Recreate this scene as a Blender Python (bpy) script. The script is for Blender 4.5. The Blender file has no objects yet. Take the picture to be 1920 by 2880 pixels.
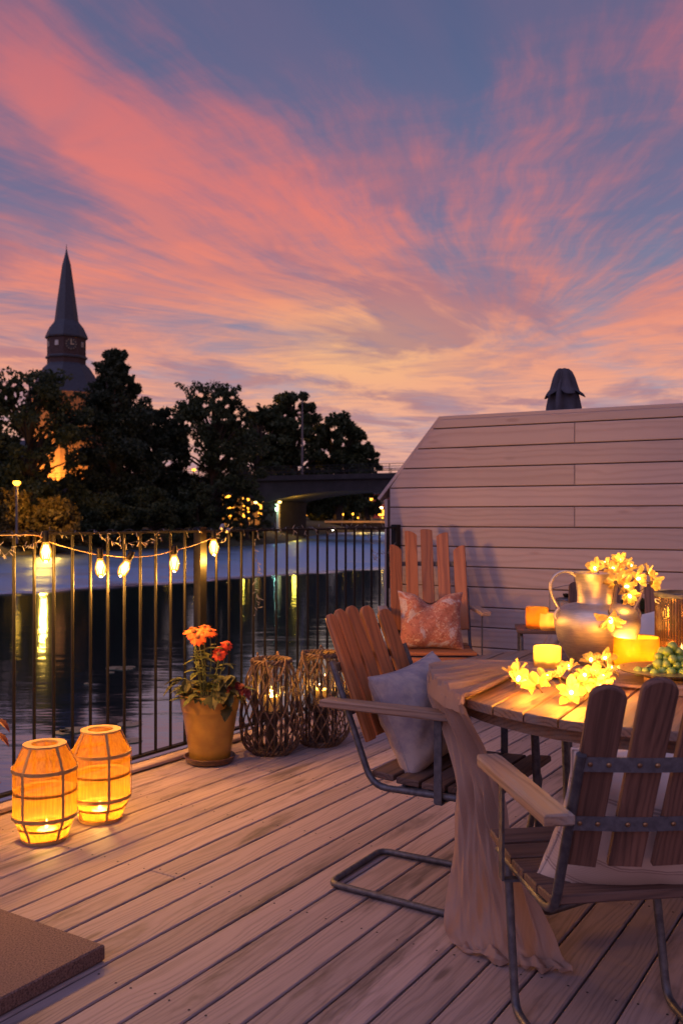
import bpy, math, random
import numpy as np
from mathutils import Vector, Matrix

random.seed(7)
SC = bpy.context.scene
COL = SC.collection
R = math.radians
PI = math.pi

# ------------------------------------------------------------------ camera
F, HZ, CX, CH = 2600.0, 1455.0, 960.0, 1.2      # photo focal length, horizon row, centre column (px), eye height (m)
cam_d = bpy.data.cameras.new("camera")
cam = bpy.data.objects.new("camera", cam_d)
COL.objects.link(cam)
cam.location = (0, 0, CH)
cam.rotation_euler = (R(90), 0, 0)
cam_d.sensor_fit = 'HORIZONTAL'
cam_d.sensor_width = 36
cam_d.lens = 36 * F / 1920
cam_d.shift_y = (HZ - 1440) / 1920
cam_d.clip_start = 0.05
cam_d.clip_end = 3000
cam_d.dof.use_dof = True
cam_d.dof.focus_distance = 3.0
cam_d.dof.aperture_fstop = 9
SC.camera = cam

SC.view_settings.view_transform = 'Standard'
SC.view_settings.look = 'None'
SC.view_settings.gamma = 1
SC.view_settings.exposure = 0.0
SC.cycles.use_denoising = True
SC.cycles.max_bounces = 8
SC.cycles.transparent_max_bounces = 24
SC.cycles.sample_clamp_indirect = 6
SC.cycles.caustics_reflective = False
SC.cycles.caustics_refractive = False


def lin(r, g, b):
    def c(v):
        v /= 255.0
        return v / 12.92 if v <= 0.04045 else ((v + 0.055) / 1.055) ** 2.4
    return (c(r), c(g), c(b), 1.0)


class NT:
    """small helper round a node tree"""
    def __init__(s, tree):
        s.t = tree
        s.t.nodes.clear()

    def n(s, typ, **kw):
        nd = s.t.nodes.new(typ)
        for k, v in kw.items():
            setattr(nd, k, v)
        return nd

    def set(s, sock, v):
        if hasattr(v, 'is_output') or isinstance(v, bpy.types.NodeSocket):
            s.t.links.new(v, sock)
        elif v is not None:
            sock.default_value = v

    def m(s, op, a, b=None, c=None, clamp=False):
        nd = s.n('ShaderNodeMath', operation=op, use_clamp=clamp)
        s.set(nd.inputs[0], a)
        if b is not None:
            s.set(nd.inputs[1], b)
        if c is not None:
            s.set(nd.inputs[2], c)
        return nd.outputs[0]

    def vm(s, op, a, b=None):
        nd = s.n('ShaderNodeVectorMath', operation=op)
        s.set(nd.inputs[0], a)
        if b is not None:
            s.set(nd.inputs[1], b)
        return nd.outputs[0]

    def xyz(s, v):
        nd = s.n('ShaderNodeSeparateXYZ')
        s.set(nd.inputs[0], v)
        return nd.outputs

    def comb(s, x, y, z):
        nd = s.n('ShaderNodeCombineXYZ')
        for i, v in enumerate((x, y, z)):
            s.set(nd.inputs[i], v)
        return nd.outputs[0]

    def noise(s, vec, scale=1.0, detail=4.0, rough=0.5, dist=0.0, out=0):
        nd = s.n('ShaderNodeTexNoise')
        s.set(nd.inputs['Vector'], vec)
        nd.inputs['Scale'].default_value = scale
        nd.inputs['Detail'].default_value = detail
        nd.inputs['Roughness'].default_value = rough
        nd.inputs['Distortion'].default_value = dist
        return nd.outputs[out]

    def mix(s, f, a, b, blend='MIX'):
        nd = s.n('ShaderNodeMix', data_type='RGBA', blend_type=blend)
        s.set(nd.inputs[0], f)
        s.set(nd.inputs[6], a)
        s.set(nd.inputs[7], b)
        return nd.outputs[2]

    def ramp(s, f, stops, interp='LINEAR'):
        nd = s.n('ShaderNodeValToRGB')
        cr = nd.color_ramp
        cr.interpolation = interp
        while len(cr.elements) < len(stops):
            cr.elements.new(0.5)
        for e, (p, c) in zip(cr.elements, stops):
            e.position = p
            e.color = c if len(c) == 4 else (*c, 1)
        s.set(nd.inputs[0], f)
        return nd.outputs[0]

    def mr(s, v, a, b, c=0.0, d=1.0, smooth=True):
        nd = s.n('ShaderNodeMapRange')
        nd.interpolation_type = 'SMOOTHSTEP' if smooth else 'LINEAR'
        s.set(nd.inputs[0], v)
        for i, q in enumerate((a, b, c, d)):
            nd.inputs[i + 1].default_value = q
        return nd.outputs[0]

    def gauss(s, x, c, w):
        q = s.m('DIVIDE', s.m('SUBTRACT', x, c), w)
        return s.m('EXPONENT', s.m('MULTIPLY', s.m('MULTIPLY', q, q), -1.0))

    def bump(s, h, strength=0.3, dist=0.01):
        nd = s.n('ShaderNodeBump')
        s.set(nd.inputs['Height'], h)
        nd.inputs['Strength'].default_value = strength
        nd.inputs['Distance'].default_value = dist
        return nd.outputs[0]


# ------------------------------------------------------------------ sky: dusk gradient with afterglow clouds on a high flat layer
world = bpy.data.worlds.new("World")
SC.world = world
world.use_nodes = True
w = NT(world.node_tree)
gen = w.n('ShaderNodeTexCoord').outputs['Generated']
d = w.xyz(w.vm('NORMALIZE', gen))
zn = d[2]
zc = w.m('MAXIMUM', zn, 0.035)
px_ = w.m('DIVIDE', d[0], zc)
py_ = w.m('DIVIDE', d[1], zc)
u = w.m('ADD', w.m('MULTIPLY', px_, 0.375), w.m('MULTIPLY', py_, 0.927))
v = w.m('SUBTRACT', w.m('MULTIPLY', px_, 0.927), w.m('MULTIPLY', py_, 0.375))
v2 = w.m('ADD', w.m('MULTIPLY', px_, 0.98), w.m('MULTIPLY', py_, 0.2))
warp = w.m('SUBTRACT', w.noise(w.comb(u, v, 3.0), 0.55, 3, 0.5), 0.5)
# high streaks fan out from a point far ahead, slightly right
dx = w.m('SUBTRACT', px_, 1.0)
dy = w.m('SUBTRACT', 6.0, py_)
th = w.m('ADD', w.m('ARCTAN2', dx, dy), w.m('MULTIPLY', warp, 0.12))
rho = w.m('SQRT', w.m('ADD', w.m('MULTIPLY', dx, dx), w.m('MULTIPLY', dy, dy)))
ripple = w.m('SUBTRACT', w.noise(w.comb(w.m('MULTIPLY', px_, 1.6), w.m('MULTIPLY', py_, 1.6), 6.0), 1.0, 4, 0.55), 0.5)
thw = w.m('ADD', th, w.m('MULTIPLY', ripple, 0.03))
p1 = w.noise(w.comb(w.m('MULTIPLY', rho, 0.42), w.m('MULTIPLY', thw, 5.0), 8.3), 1.0, 5, 0.55, 0.2)
p2 = w.noise(w.comb(w.m('MULTIPLY', rho, 0.85), w.m('MULTIPLY', thw, 17.0), 1.7), 1.0, 6, 0.62, 0.1)
p3 = w.noise(w.comb(w.m('MULTIPLY', rho, 1.6), w.m('MULTIPLY', thw, 40.0), 4.7), 1.0, 5, 0.66, 0.1)
vw = w.m('ADD', v, w.m('MULTIPLY', warp, 0.55))
n1 = w.noise(w.comb(w.m('MULTIPLY', u, 0.34), w.m('MULTIPLY', vw, 1.0), 8.3), 1.0, 6, 0.55, 0.3)
n2 = w.noise(w.comb(w.m('MULTIPLY', u, 1.5), w.m('MULTIPLY', vw, 1.7), 1.7), 1.0, 6, 0.62, 0.6)
n3 = w.noise(w.comb(w.m('MULTIPLY', u, 4.2), w.m('MULTIPLY', vw, 2.4), 4.1), 1.0, 6, 0.64, 0.8)
LOW = w.mr(zn, 0.30, 0.13)
HIGH = w.mr(zn, 0.36, 0.52)
pol = w.m('MULTIPLY', w.m('SUBTRACT', p1, 0.5), 1.5)
bw_ = w.m('MAXIMUM', w.m('MINIMUM', w.m('ADD', 0.032, w.m('MULTIPLY', w.m('SUBTRACT', 4.45, rho), 0.095)), 0.19), 0.028)
pol = w.m('ADD', pol, w.m('MULTIPLY', w.m('MULTIPLY', w.gauss(w.m('DIVIDE', w.m('ADD', thw, 0.405), bw_), 0.0, 1.0), w.mr(rho, 4.65, 3.7, 0.22, 1.0)), 0.72))
sk = w.m('ADD', w.m('ADD', thw, 0.39), w.m('MULTIPLY', w.m('SUBTRACT', 4.45, rho), 0.115))
pol = w.m('ADD', pol, w.m('MULTIPLY', w.gauss(sk, 0.0, 0.026), 0.34))
pol = w.m('ADD', pol, w.m('MULTIPLY', w.gauss(th, -0.76, 0.12), 0.72))
pol = w.m('ADD', pol, w.m('MULTIPLY', w.gauss(th, -0.115, 0.085), 0.34))
pol = w.m('ADD', pol, w.m('MULTIPLY', w.m('MULTIPLY', w.gauss(th, 0.34, 0.30), w.mr(rho, 3.4, 1.6)), 0.85))
pol = w.m('ADD', pol, w.m('MULTIPLY', w.m('SUBTRACT', p2, 0.5), 0.85))
pol = w.m('ADD', pol, w.m('MULTIPLY', w.m('SUBTRACT', p3, 0.5), 0.80))
pol = w.m('ADD', pol, w.m('MULTIPLY', w.m('SUBTRACT', n3, 0.5), 0.55))
pol = w.m('ADD', pol, w.m('MULTIPLY', w.m('SUBTRACT', n1, 0.5), 0.7))
pla = w.m('ADD', 0.50, w.m('MULTIPLY', w.m('SUBTRACT', n1, 0.5), 1.3))
pla = w.m('ADD', pla, w.m('MULTIPLY', w.m('SUBTRACT', n2, 0.5), 1.1))
pla = w.m('ADD', pla, w.m('MULTIPLY', w.m('SUBTRACT', n3, 0.5), 0.9))
wp = w.mr(zn, 0.15, 0.25)
dens = w.m('ADD', w.m('MULTIPLY', pol, wp), w.m('MULTIPLY', pla, w.m('SUBTRACT', 1.0, wp)))
dens = w.m('ADD', dens, w.m('MULTIPLY', LOW, 0.10))
dens = w.m('SUBTRACT', dens, w.m('MULTIPLY', HIGH, 0.24))
cl = w.mr(dens, -0.14, 0.84)
base = w.ramp(zn, [(0.0, lin(216, 178, 172)), (0.08, lin(200, 174, 180)), (0.15, lin(160, 156, 176)), (0.22, lin(128, 134, 162)),
                   (0.32, lin(108, 116, 152)), (0.45, lin(84, 100, 138)), (0.62, lin(66, 82, 122)), (1.0, lin(58, 72, 112))])
cloud = w.ramp(zn, [(0.0, lin(224, 162, 150)), (0.09, lin(238, 176, 150)), (0.16, lin(240, 160, 132)), (0.24, lin(232, 138, 120)),
                    (0.33, lin(224, 124, 118)), (0.45, lin(196, 110, 120)), (0.62, lin(150, 98, 120)), (1.0, lin(116, 90, 122))])
# the last sun below the horizon: a warmer patch of cloud ahead
az = w.m('ARCTAN2', d[0], d[1])
glow = w.m('MULTIPLY', w.gauss(az, 0.02, 0.13), w.gauss(zn, 0.180, 0.05))
cloud = w.mix(w.m('MULTIPLY', glow, 0.60), cloud, lin(252, 200, 138))
# thicker cloud turns grey violet
g1 = w.noise(w.comb(w.m('MULTIPLY', u, 0.55), w.m('MULTIPLY', vw, 1.1), 15.0), 1.0, 5, 0.6, 0.5)
cloud = w.mix(w.m('MULTIPLY', w.mr(g1, 0.47, 0.62), 0.62), cloud, lin(140, 108, 134))
cloud = w.mix(w.m('MULTIPLY', w.mr(n2, 0.60, 0.36), 0.28), cloud, lin(158, 118, 136))
base = w.mix(w.m('MULTIPLY', w.mr(n1, 0.30, 0.62), 0.50), base, lin(124, 104, 134))
skyc = w.mix(cl, base, cloud)
bg = w.n('ShaderNodeBackground')
w.set(bg.inputs[0], skyc)
bg.inputs[1].default_value = 1.0
w.set(w.n('ShaderNodeOutputWorld').inputs[0], bg.outputs[0])

# ------------------------------------------------------------------ last daylight: one very soft, weak sun
sun_d = bpy.data.lights.new("sun", 'SUN')
sun = bpy.data.objects.new("sun", sun_d)
COL.objects.link(sun)
sun_d.energy = 1.0
sun_d.angle = R(80)
sun_d.color = (0.60, 0.58, 1.0)
sun.rotation_euler = Vector((0.45, 0.75, -1.0)).to_track_quat('-Z', 'Y').to_euler()


# ------------------------------------------------------------------ materials
def new_mat(name):
    m = bpy.data.materials.new(name)
    m.use_nodes = True
    return m, NT(m.node_tree)


def finish(nt, bsdf):
    o = nt.n('ShaderNodeOutputMaterial')
    nt.t.links.new(bsdf, o.inputs[0])


def simple(name, c1, c2=None, rough=0.6, metal=0.0, scale=20.0, bump=0.15, stretch=(1, 1, 1), spec=0.5, sheen=0.0, coat=0.0):
    m, n = new_mat(name)
    tc = n.n('ShaderNodeTexCoord').outputs['Object']
    rnd = n.n('ShaderNodeObjectInfo').outputs['Random']
    vec = n.vm('ADD', n.vm('MULTIPLY', tc, stretch), n.comb(n.m('MULTIPLY', rnd, 31.0), n.m('MULTIPLY', rnd, 17.0), 0.0))
    f = n.noise(vec, scale, 6, 0.6)
    p = n.n('ShaderNodeBsdfPrincipled')
    n.set(p.inputs['Base Color'], n.mix(n.mr(f, 0.3, 0.7), c1, c2 or tuple(x * 0.7 for x in c1[:3]) + (1,)))
    n.set(p.inputs['Roughness'], n.m('ADD', n.m('MULTIPLY', f, 0.25), rough - 0.12, clamp=True))
    p.inputs['Metallic'].default_value = metal
    p.inputs['Specular IOR Level'].default_value = spec
    if sheen:
        p.inputs['Sheen Weight'].default_value = sheen
    if coat:
        p.inputs['Coat Weight'].default_value = coat
        p.inputs['Coat Roughness'].default_value = 0.15
    if bump:
        n.set(p.inputs['Normal'], n.bump(f, bump, 0.004))
    finish(n, p.outputs[0])
    return m


def wood(name, light, dark, knots=0.5, rough=0.65, fibre=0.5, vary=0.3, ring=55.0, bump=0.35, grey=None, spec=0.4, coat=0.0, stain=0.0, ringc=0.55):
    """timber with the grain along local X; every board draws its own piece of the log"""
    m, n = new_mat(name)
    tc = n.n('ShaderNodeTexCoord').outputs['Object']
    rnd = n.n('ShaderNodeObjectInfo').outputs['Random']
    s = n.xyz(tc)
    x = n.m('ADD', s[0], n.m('MULTIPLY', rnd, 43.0))
    wob = n.noise(n.comb(n.m('MULTIPLY', x, 1.6), n.m('MULTIPLY', s[1], 5.0), n.m('MULTIPLY', rnd, 9.0)), 1.0, 3, 0.5)
    wob2 = n.m('MULTIPLY', n.m('SUBTRACT', wob, 0.5), 0.11)
    yy = n.m('ADD', n.m('ADD', s[1], wob2), n.m('MULTIPLY', n.m('SUBTRACT', rnd, 0.5), 0.08))
    zz = n.m('ADD', s[2], n.m('ADD', 0.012, n.m('MULTIPLY', n.noise(n.comb(n.m('MULTIPLY', x, 0.9), 5.0, rnd), 1.0, 2), 0.05)))
    rr = n.m('SQRT', n.m('ADD', n.m('MULTIPLY', yy, yy), n.m('MULTIPLY', zz, zz)))
    rings = n.m('ADD', n.m('MULTIPLY', n.m('SINE', n.m('MULTIPLY', rr, ring * 6.283)), 0.5), 0.5)
    fb = n.noise(n.comb(n.m('MULTIPLY', x, 5.0), n.m('MULTIPLY', s[1], 190.0), n.m('MULTIPLY', s[2], 190.0)), 1.0, 4, 0.65)
    vo = n.n('ShaderNodeTexVoronoi')
    n.set(vo.inputs['Vector'], n.comb(n.m('MULTIPLY', x, 2.3), n.m('MULTIPLY', s[1], 9.0), n.m('MULTIPLY', rnd, 20.0)))
    vo.inputs['Scale'].default_value = 1.0
    knot = n.m('MULTIPLY', n.mr(vo.outputs['Distance'], 0.16, 0.03), knots)
    f = n.m('ADD', n.m('MULTIPLY', n.m('POWER', rings, 2.2), ringc), n.m('MULTIPLY', n.m('SUBTRACT', fb, 0.5), fibre * 1.6))
    f = n.m('ADD', f, n.m('MULTIPLY', knot, 0.9), clamp=True)
    col = n.mix(f, light, dark)
    if grey:
        pat = n.noise(n.comb(n.m('MULTIPLY', x, 2.2), n.m('MULTIPLY', s[1], 16.0), n.m('MULTIPLY', s[2], 16.0)), 1.0, 5, 0.6)
        col = n.mix(n.mr(pat, 0.42, 0.68), col, grey)
    if stain:
        pat = n.noise(n.comb(n.m('MULTIPLY', x, 1.3), n.m('MULTIPLY', s[1], 7.0), rnd), 1.0, 5, 0.65, 0.4)
        col = n.mix(n.m('MULTIPLY', n.mr(pat, 0.52, 0.72), stain), col, tuple(c_ * 0.55 for c_ in dark[:3]) + (1,))
        pat2 = n.noise(n.comb(n.m('MULTIPLY', x, 3.0), n.m('MULTIPLY', s[1], 45.0), n.m('ADD', rnd, 3.0)), 1.0, 4, 0.6)
        col = n.mix(n.m('MULTIPLY', n.mr(pat2, 0.55, 0.75), stain * 0.8), col, tuple(min(1, c_ * 1.15) for c_ in light[:3]) + (1,))
    hv = n.n('ShaderNodeHueSaturation')
    n.set(hv.inputs['Color'], col)
    n.set(hv.inputs['Value'], n.m('ADD', 1.0 - vary / 2, n.m('MULTIPLY', n.m('FRACT', n.m('MULTIPLY', rnd, 7.31)), vary)))
    p = n.n('ShaderNodeBsdfPrincipled')
    n.set(p.inputs['Base Color'], hv.outputs[0])
    n.set(p.inputs['Roughness'], n.m('ADD', rough - 0.1, n.m('MULTIPLY', fb, 0.22)))
    p.inputs['Specular IOR Level'].default_value = spec
    if coat:
        p.inputs['Coat Weight'].default_value = coat
        p.inputs['Coat Roughness'].default_value = 0.3
    h = n.m('SUBTRACT', n.m('MULTIPLY', fb, 0.6), n.m('MULTIPLY', f, 0.6))
    n.set(p.inputs['Normal'], n.bump(h, bump, 0.0025))
    finish(n, p.outputs[0])
    return m


def emit(name, col, strength):
    m, n = new_mat(name)
    e = n.n('ShaderNodeEmission')
    e.inputs[0].default_value = col
    e.inputs[1].default_value = strength
    finish(n, e.outputs[0])
    return m


def thin_glass(name, tint, gloss=0.12, rough=0.03, frost=0.0, frost_col=None, ribs=0):
    """thin glass wall: tinted see-through, a fresnel sheen, optional frosting that glows when lit from within"""
    m, n = new_mat(name)
    tr = n.n('ShaderNodeBsdfTransparent')
    tr.inputs[0].default_value = tint
    gl = n.n('ShaderNodeBsdfGlossy')
    gl.inputs['Roughness'].default_value = rough
    lw = n.n('ShaderNodeLayerWeight')
    lw.inputs[0].default_value = 0.35
    fac = n.m('MULTIPLY', n.m('ADD', lw.outputs['Fresnel'], 0.1), gloss * 3, clamp=True)
    body = tr.outputs[0]
    if frost:
        tl = n.n('ShaderNodeBsdfTranslucent')
        tl.inputs[0].default_value = frost_col or tint
        df = n.n('ShaderNodeBsdfDiffuse')
        df.inputs[0].default_value = frost_col or tint
        md = n.n('ShaderNodeMixShader')
        md.inputs[0].default_value = 0.25
        n.set(md.inputs[1], tl.outputs[0]); n.set(md.inputs[2], df.outputs[0])
        mx = n.n('ShaderNodeMixShader')
        tc = n.n('ShaderNodeTexCoord').outputs['Object']
        n.set(mx.inputs[0], n.m('ADD', frost - 0.06, n.m('MULTIPLY', n.noise(tc, 90.0, 4), 0.12), clamp=True))
        n.set(mx.inputs[1], body); n.set(mx.inputs[2], md.outputs[0])
        body = mx.outputs[0]
    mx = n.n('ShaderNodeMixShader')
    n.set(mx.inputs[0], fac); n.set(mx.inputs[1], body); n.set(mx.inputs[2], gl.outputs[0])
    finish(n, mx.outputs[0])
    return m


def add_glow(m, col, strength):
    """lit lamp glass: the warm envelope glows on top of its own surface"""
    t = m.node_tree
    out = [x for x in t.nodes if x.type == 'OUTPUT_MATERIAL'][0]
    src = out.inputs[0].links[0].from_socket
    e = t.nodes.new('ShaderNodeEmission')
    e.inputs[0].default_value = col
    e.inputs[1].default_value = strength
    a = t.nodes.new('ShaderNodeAddShader')
    t.links.new(src, a.inputs[0]); t.links.new(e.outputs[0], a.inputs[1])
    t.links.new(a.outputs[0], out.inputs[0])


def cloth(name, c1, c2, transl=0.25, weave=900.0, scale=6.0, clear=0.0, stretch=(1, 1, 1), bump=0.25):
    m, n = new_mat(name)
    tc = n.n('ShaderNodeTexCoord').outputs['Object']
    f = n.noise(n.vm('MULTIPLY', tc, stretch), scale, 6, 0.6)
    s = n.xyz(tc)
    wv = n.m('MULTIPLY', n.m('SINE', n.m('MULTIPLY', n.m('ADD', s[0], s[2]), weave)), n.m('SINE', n.m('MULTIPLY', n.m('ADD', s[1], n.m('MULTIPLY', s[2], 0.7)), weave)))
    col = n.mix(n.mr(f, 0.35, 0.65), c1, c2)
    col = n.mix(n.m('MULTIPLY', n.m('ADD', wv, 1.0), 0.08), col, tuple(x * 0.4 for x in c1[:3]) + (1,))
    df = n.n('ShaderNodeBsdfDiffuse')
    n.set(df.inputs[0], col)
    nb = n.bump(n.m('ADD', n.m('MULTIPLY', wv, 0.2), f), bump, 0.004)
    n.set(df.inputs['Normal'], nb)
    tl = n.n('ShaderNodeBsdfTranslucent')
    n.set(tl.inputs[0], col)
    mx = n.n('ShaderNodeMixShader')
    mx.inputs[0].default_value = transl
    n.set(mx.inputs[1], df.outputs[0]); n.set(mx.inputs[2], tl.outputs[0])
    out = mx.outputs[0]
    if clear:
        tr = n.n('ShaderNodeBsdfTransparent')
        m2 = n.n('ShaderNodeMixShader')
        n.set(m2.inputs[0], n.m('ADD', clear - 0.04, n.m('MULTIPLY', n.noise(tc, 160.0, 3), 0.08), clamp=True))
        n.set(m2.inputs[1], out); n.set(m2.inputs[2], tr.outputs[0])
        out = m2.outputs[0]
    finish(n, out)
    return m


def leaf_mat(name, c1, c2, transl=0.35, scale=0.6, rough=0.6):
    m, n = new_mat(name)
    tc = n.n('ShaderNodeTexCoord').outputs['Object']
    rnd = n.n('ShaderNodeObjectInfo').outputs['Random']
    isl = n.n('ShaderNodeNewGeometry').outputs['Random Per Island']
    f = n.m('ADD', n.m('MULTIPLY', n.noise(n.vm('ADD', tc, n.comb(rnd, rnd, rnd)), scale, 4), 0.6), n.m('MULTIPLY', isl, 0.4))
    col = n.mix(n.mr(f, 0.25, 0.75), c1, c2)
    p = n.n('ShaderNodeBsdfPrincipled')
    n.set(p.inputs['Base Color'], col)
    p.inputs['Roughness'].default_value = rough
    p.inputs['Specular IOR Level'].default_value = 0.3
    tl = n.n('ShaderNodeBsdfTranslucent')
    n.set(tl.inputs[0], col)
    mx = n.n('ShaderNodeMixShader')
    mx.inputs[0].default_value = transl
    n.set(mx.inputs[1], p.outputs[0]); n.set(mx.inputs[2], tl.outputs[0])
    finish(n, mx.outputs[0])
    return m


M = {}
M['deck'] = wood("deck_wood", (0.345, 0.255, 0.245, 1), (0.15, 0.108, 0.105, 1), knots=1.1, rough=0.66, fibre=0.75, vary=0.34, ring=105, bump=0.6, stain=0.85, ringc=0.40)
M['orange_wood'] = wood("oiled_teak", (0.34, 0.115, 0.036, 1), (0.13, 0.036, 0.012, 1), knots=0.2, rough=0.5, fibre=0.7, vary=0.45, ring=75, bump=0.25, coat=0.1)
M['grey_wood'] = wood("weathered_wood", (0.19, 0.095, 0.07, 1), (0.055, 0.026, 0.022, 1), knots=0.3, rough=0.75, fibre=1.0, vary=0.4, ring=95, bump=0.8, stain=0.8)
M['arm_wood'] = wood("weathered_arm_wood", (0.36, 0.22, 0.15, 1), (0.16, 0.085, 0.06, 1), knots=0.1, rough=0.7, fibre=0.8, vary=0.2, ring=80, bump=0.5, grey=(0.30, 0.26, 0.25, 1))
M['seat_wood'] = wood("seat_wood", (0.14, 0.078, 0.062, 1), (0.05, 0.027, 0.024, 1), knots=0.2, rough=0.65, fibre=0.9, vary=0.3, ring=80, bump=0.6)
M['table_wood'] = wood("table_wood", (0.27, 0.145, 0.09, 1), (0.085, 0.042, 0.028, 1), knots=0.25, rough=0.6, fibre=0.9, vary=0.25, ring=90, bump=0.6, grey=(0.21, 0.15, 0.13, 1))
M['pale_wood'] = wood("pale_board", (0.42, 0.26, 0.17, 1), (0.28, 0.16, 0.1, 1), knots=0.0, rough=0.6, vary=0.1)
M['siding'] = wood("painted_siding", (0.44, 0.34, 0.32, 1), (0.35, 0.26, 0.24, 1), knots=1.4, rough=0.7, fibre=0.45, vary=0.16, ring=30, bump=0.45, stain=0.12)
M['steel'] = simple("galvanised_steel", (0.13, 0.125, 0.14, 1), (0.07, 0.065, 0.08, 1), rough=0.5, metal=0.6, scale=45, bump=0.2)
M['strap'] = simple("grey_strap_steel", (0.13, 0.125, 0.15, 1), (0.08, 0.075, 0.09, 1), rough=0.5, metal=0.6, scale=60, bump=0.2)
M['rivet'] = simple("brass_rivet", (0.35, 0.2, 0.1, 1), (0.2, 0.1, 0.06, 1), rough=0.4, metal=0.9)
M['black_iron'] = simple("black_iron", (0.0045, 0.004, 0.0045, 1), (0.008, 0.007, 0.008, 1), rough=0.55, metal=0.0, scale=60, bump=0.1, spec=0.22)
M['dark_back'] = simple("dark_gap", (0.05, 0.038, 0.036, 1), rough=0.9)
M['alu'] = simple("brushed_aluminium", (0.64, 0.53, 0.45, 1), (0.5, 0.41, 0.35, 1), rough=0.44, metal=0.86, scale=30, stretch=(1, 1, 9), bump=0.08)
M['slab'] = simple("granulated_slab", (0.26, 0.15, 0.12, 1), (0.085, 0.048, 0.038, 1), rough=0.85, scale=200, bump=0.8)
M['terracotta'] = simple("ochre_glaze", (0.40, 0.225, 0.035, 1), (0.31, 0.16, 0.028, 1), rough=0.34, scale=14, bump=0.1, coat=0.3)
M['saucer'] = simple("brown_glaze", (0.16, 0.07, 0.03, 1), (0.05, 0.022, 0.012, 1), rough=0.35, scale=25, bump=0.1, coat=0.3)
M['soil'] = simple("soil", (0.03, 0.02, 0.014, 1), (0.015, 0.01, 0.008, 1), rough=0.95, scale=80, bump=1.0)
M['bamboo'] = simple("bamboo_strip", (0.52, 0.30, 0.10, 1), (0.40, 0.21, 0.07, 1), rough=0.55, scale=30, bump=0.2)
M['wicker'] = simple("willow_cane", (0.14, 0.075, 0.042, 1), (0.065, 0.034, 0.02, 1), rough=0.65, scale=40, bump=0.5)
M['wicker_dark'] = simple("dark_rod", (0.06, 0.032, 0.02, 1), (0.035, 0.02, 0.012, 1), rough=0.7, scale=40, bump=0.4)
M['rope'] = simple("jute_rope", (0.25, 0.15, 0.09, 1), (0.13, 0.075, 0.045, 1), rough=0.9, scale=120, bump=0.8)
M['wax'] = cloth("candle_wax", (0.85, 0.68, 0.40, 1), (0.9, 0.74, 0.46, 1), transl=0.55, weave=1, bump=0.0)
M['wax_dark'] = M['wax']
M['cable'] = simple("twine_cable", (0.42, 0.30, 0.18, 1), (0.3, 0.2, 0.12, 1), rough=0.8)
M['clear_plastic'] = simple("pale_plastic", (0.26, 0.25, 0.27, 1), (0.2, 0.19, 0.21, 1), rough=0.3, spec=0.6)
M['wire'] = simple("thin_wire", (0.05, 0.045, 0.05, 1), rough=0.5)
M['rust_cushion'] = None
M['trunk'] = simple("bark", (0.055, 0.04, 0.03, 1), (0.03, 0.022, 0.018, 1), rough=0.9, scale=3, bump=1.0)
M['foliage'] = leaf_mat("dark_foliage", (0.022, 0.035, 0.016, 1), (0.06, 0.075, 0.03, 1))
M['foliage_blue'] = leaf_mat("conifer_foliage", (0.018, 0.03, 0.018, 1), (0.045, 0.06, 0.032, 1))
M['foliage_light'] = leaf_mat("bush_foliage", (0.045, 0.06, 0.018, 1), (0.09, 0.105, 0.035, 1))
M['foliage_lamplit'] = leaf_mat("lamplit_foliage", (0.05, 0.045, 0.014, 1), (0.12, 0.085, 0.024, 1))  # browner leaf colour with the street lamp's orange glow painted in
M['flame'] = emit("flame", (1.0, 0.62, 0.16, 1), 40.0)
M['filament'] = emit("filament", (1.0, 0.58, 0.14, 1), 45.0)
M['bulb_glow'] = emit("bulb_glow", (1.0, 0.70, 0.28, 1), 14.0)
M['led'] = emit("led_core", (1.0, 0.66, 0.20, 1), 30.0)
M['sodium'] = emit("sodium_lamp", (1.0, 0.38, 0.03, 1), 9.0)
M['bulb_glass'] = thin_glass("amber_bulb_glass", (1.0, 0.72, 0.26, 1), 0.10, 0.03, frost=0.0)
add_glow(M['bulb_glass'], (1.0, 0.40, 0.03, 1), 0.55)
M['clear_glass'] = thin_glass("clear_glass", (0.93, 0.94, 0.93, 1), 0.14)
M['smoke_glass'] = thin_glass("reeded_smoke_glass", (0.60, 0.47, 0.42, 1), 0.16, 0.12, frost=0.14, frost_col=(0.62, 0.42, 0.32, 1))
M['amber_glass'] = thin_glass("amber_candle_glass", (0.9, 0.5, 0.1, 1), 0.10, 0.1, frost=0.85, frost_col=(0.92, 0.52, 0.07, 1))
M['yellow_glass'] = thin_glass("yellow_candle_glass", (1.0, 0.75, 0.2, 1), 0.10, 0.06, frost=0.9, frost_col=(0.96, 0.55, 0.05, 1))
M['cream_glass'] = thin_glass("cream_candle_glass", (1.0, 0.9, 0.6, 1), 0.10, 0.06, frost=0.9, frost_col=(0.97, 0.76, 0.30, 1))
M['gauze'] = cloth("amber_gauze", (0.66, 0.31, 0.035, 1), (0.50, 0.21, 0.025, 1), transl=0.5, weave=2200, scale=120, clear=0.36, stretch=(1, 1, 0.10))
M['runner'] = cloth("sand_gauze", (0.50, 0.335, 0.27, 1), (0.47, 0.31, 0.25, 1), transl=0.30, weave=1400, scale=5, clear=0.0, stretch=(1, 1, 1), bump=0.4)
M['cream_cloth'] = cloth("cream_linen", (0.60, 0.47, 0.42, 1), (0.38, 0.31, 0.34, 1), transl=0.1, weave=1100, scale=16, bump=0.6)
M['white_cloth'] = cloth("white_cotton", (0.74, 0.64, 0.60, 1), (0.70, 0.60, 0.56, 1), transl=0.1, weave=1100, scale=9)
M['umbrella'] = cloth("slate_canvas", (0.10, 0.095, 0.12, 1), (0.075, 0.072, 0.09, 1), transl=0.08, weave=600, scale=8)
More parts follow.
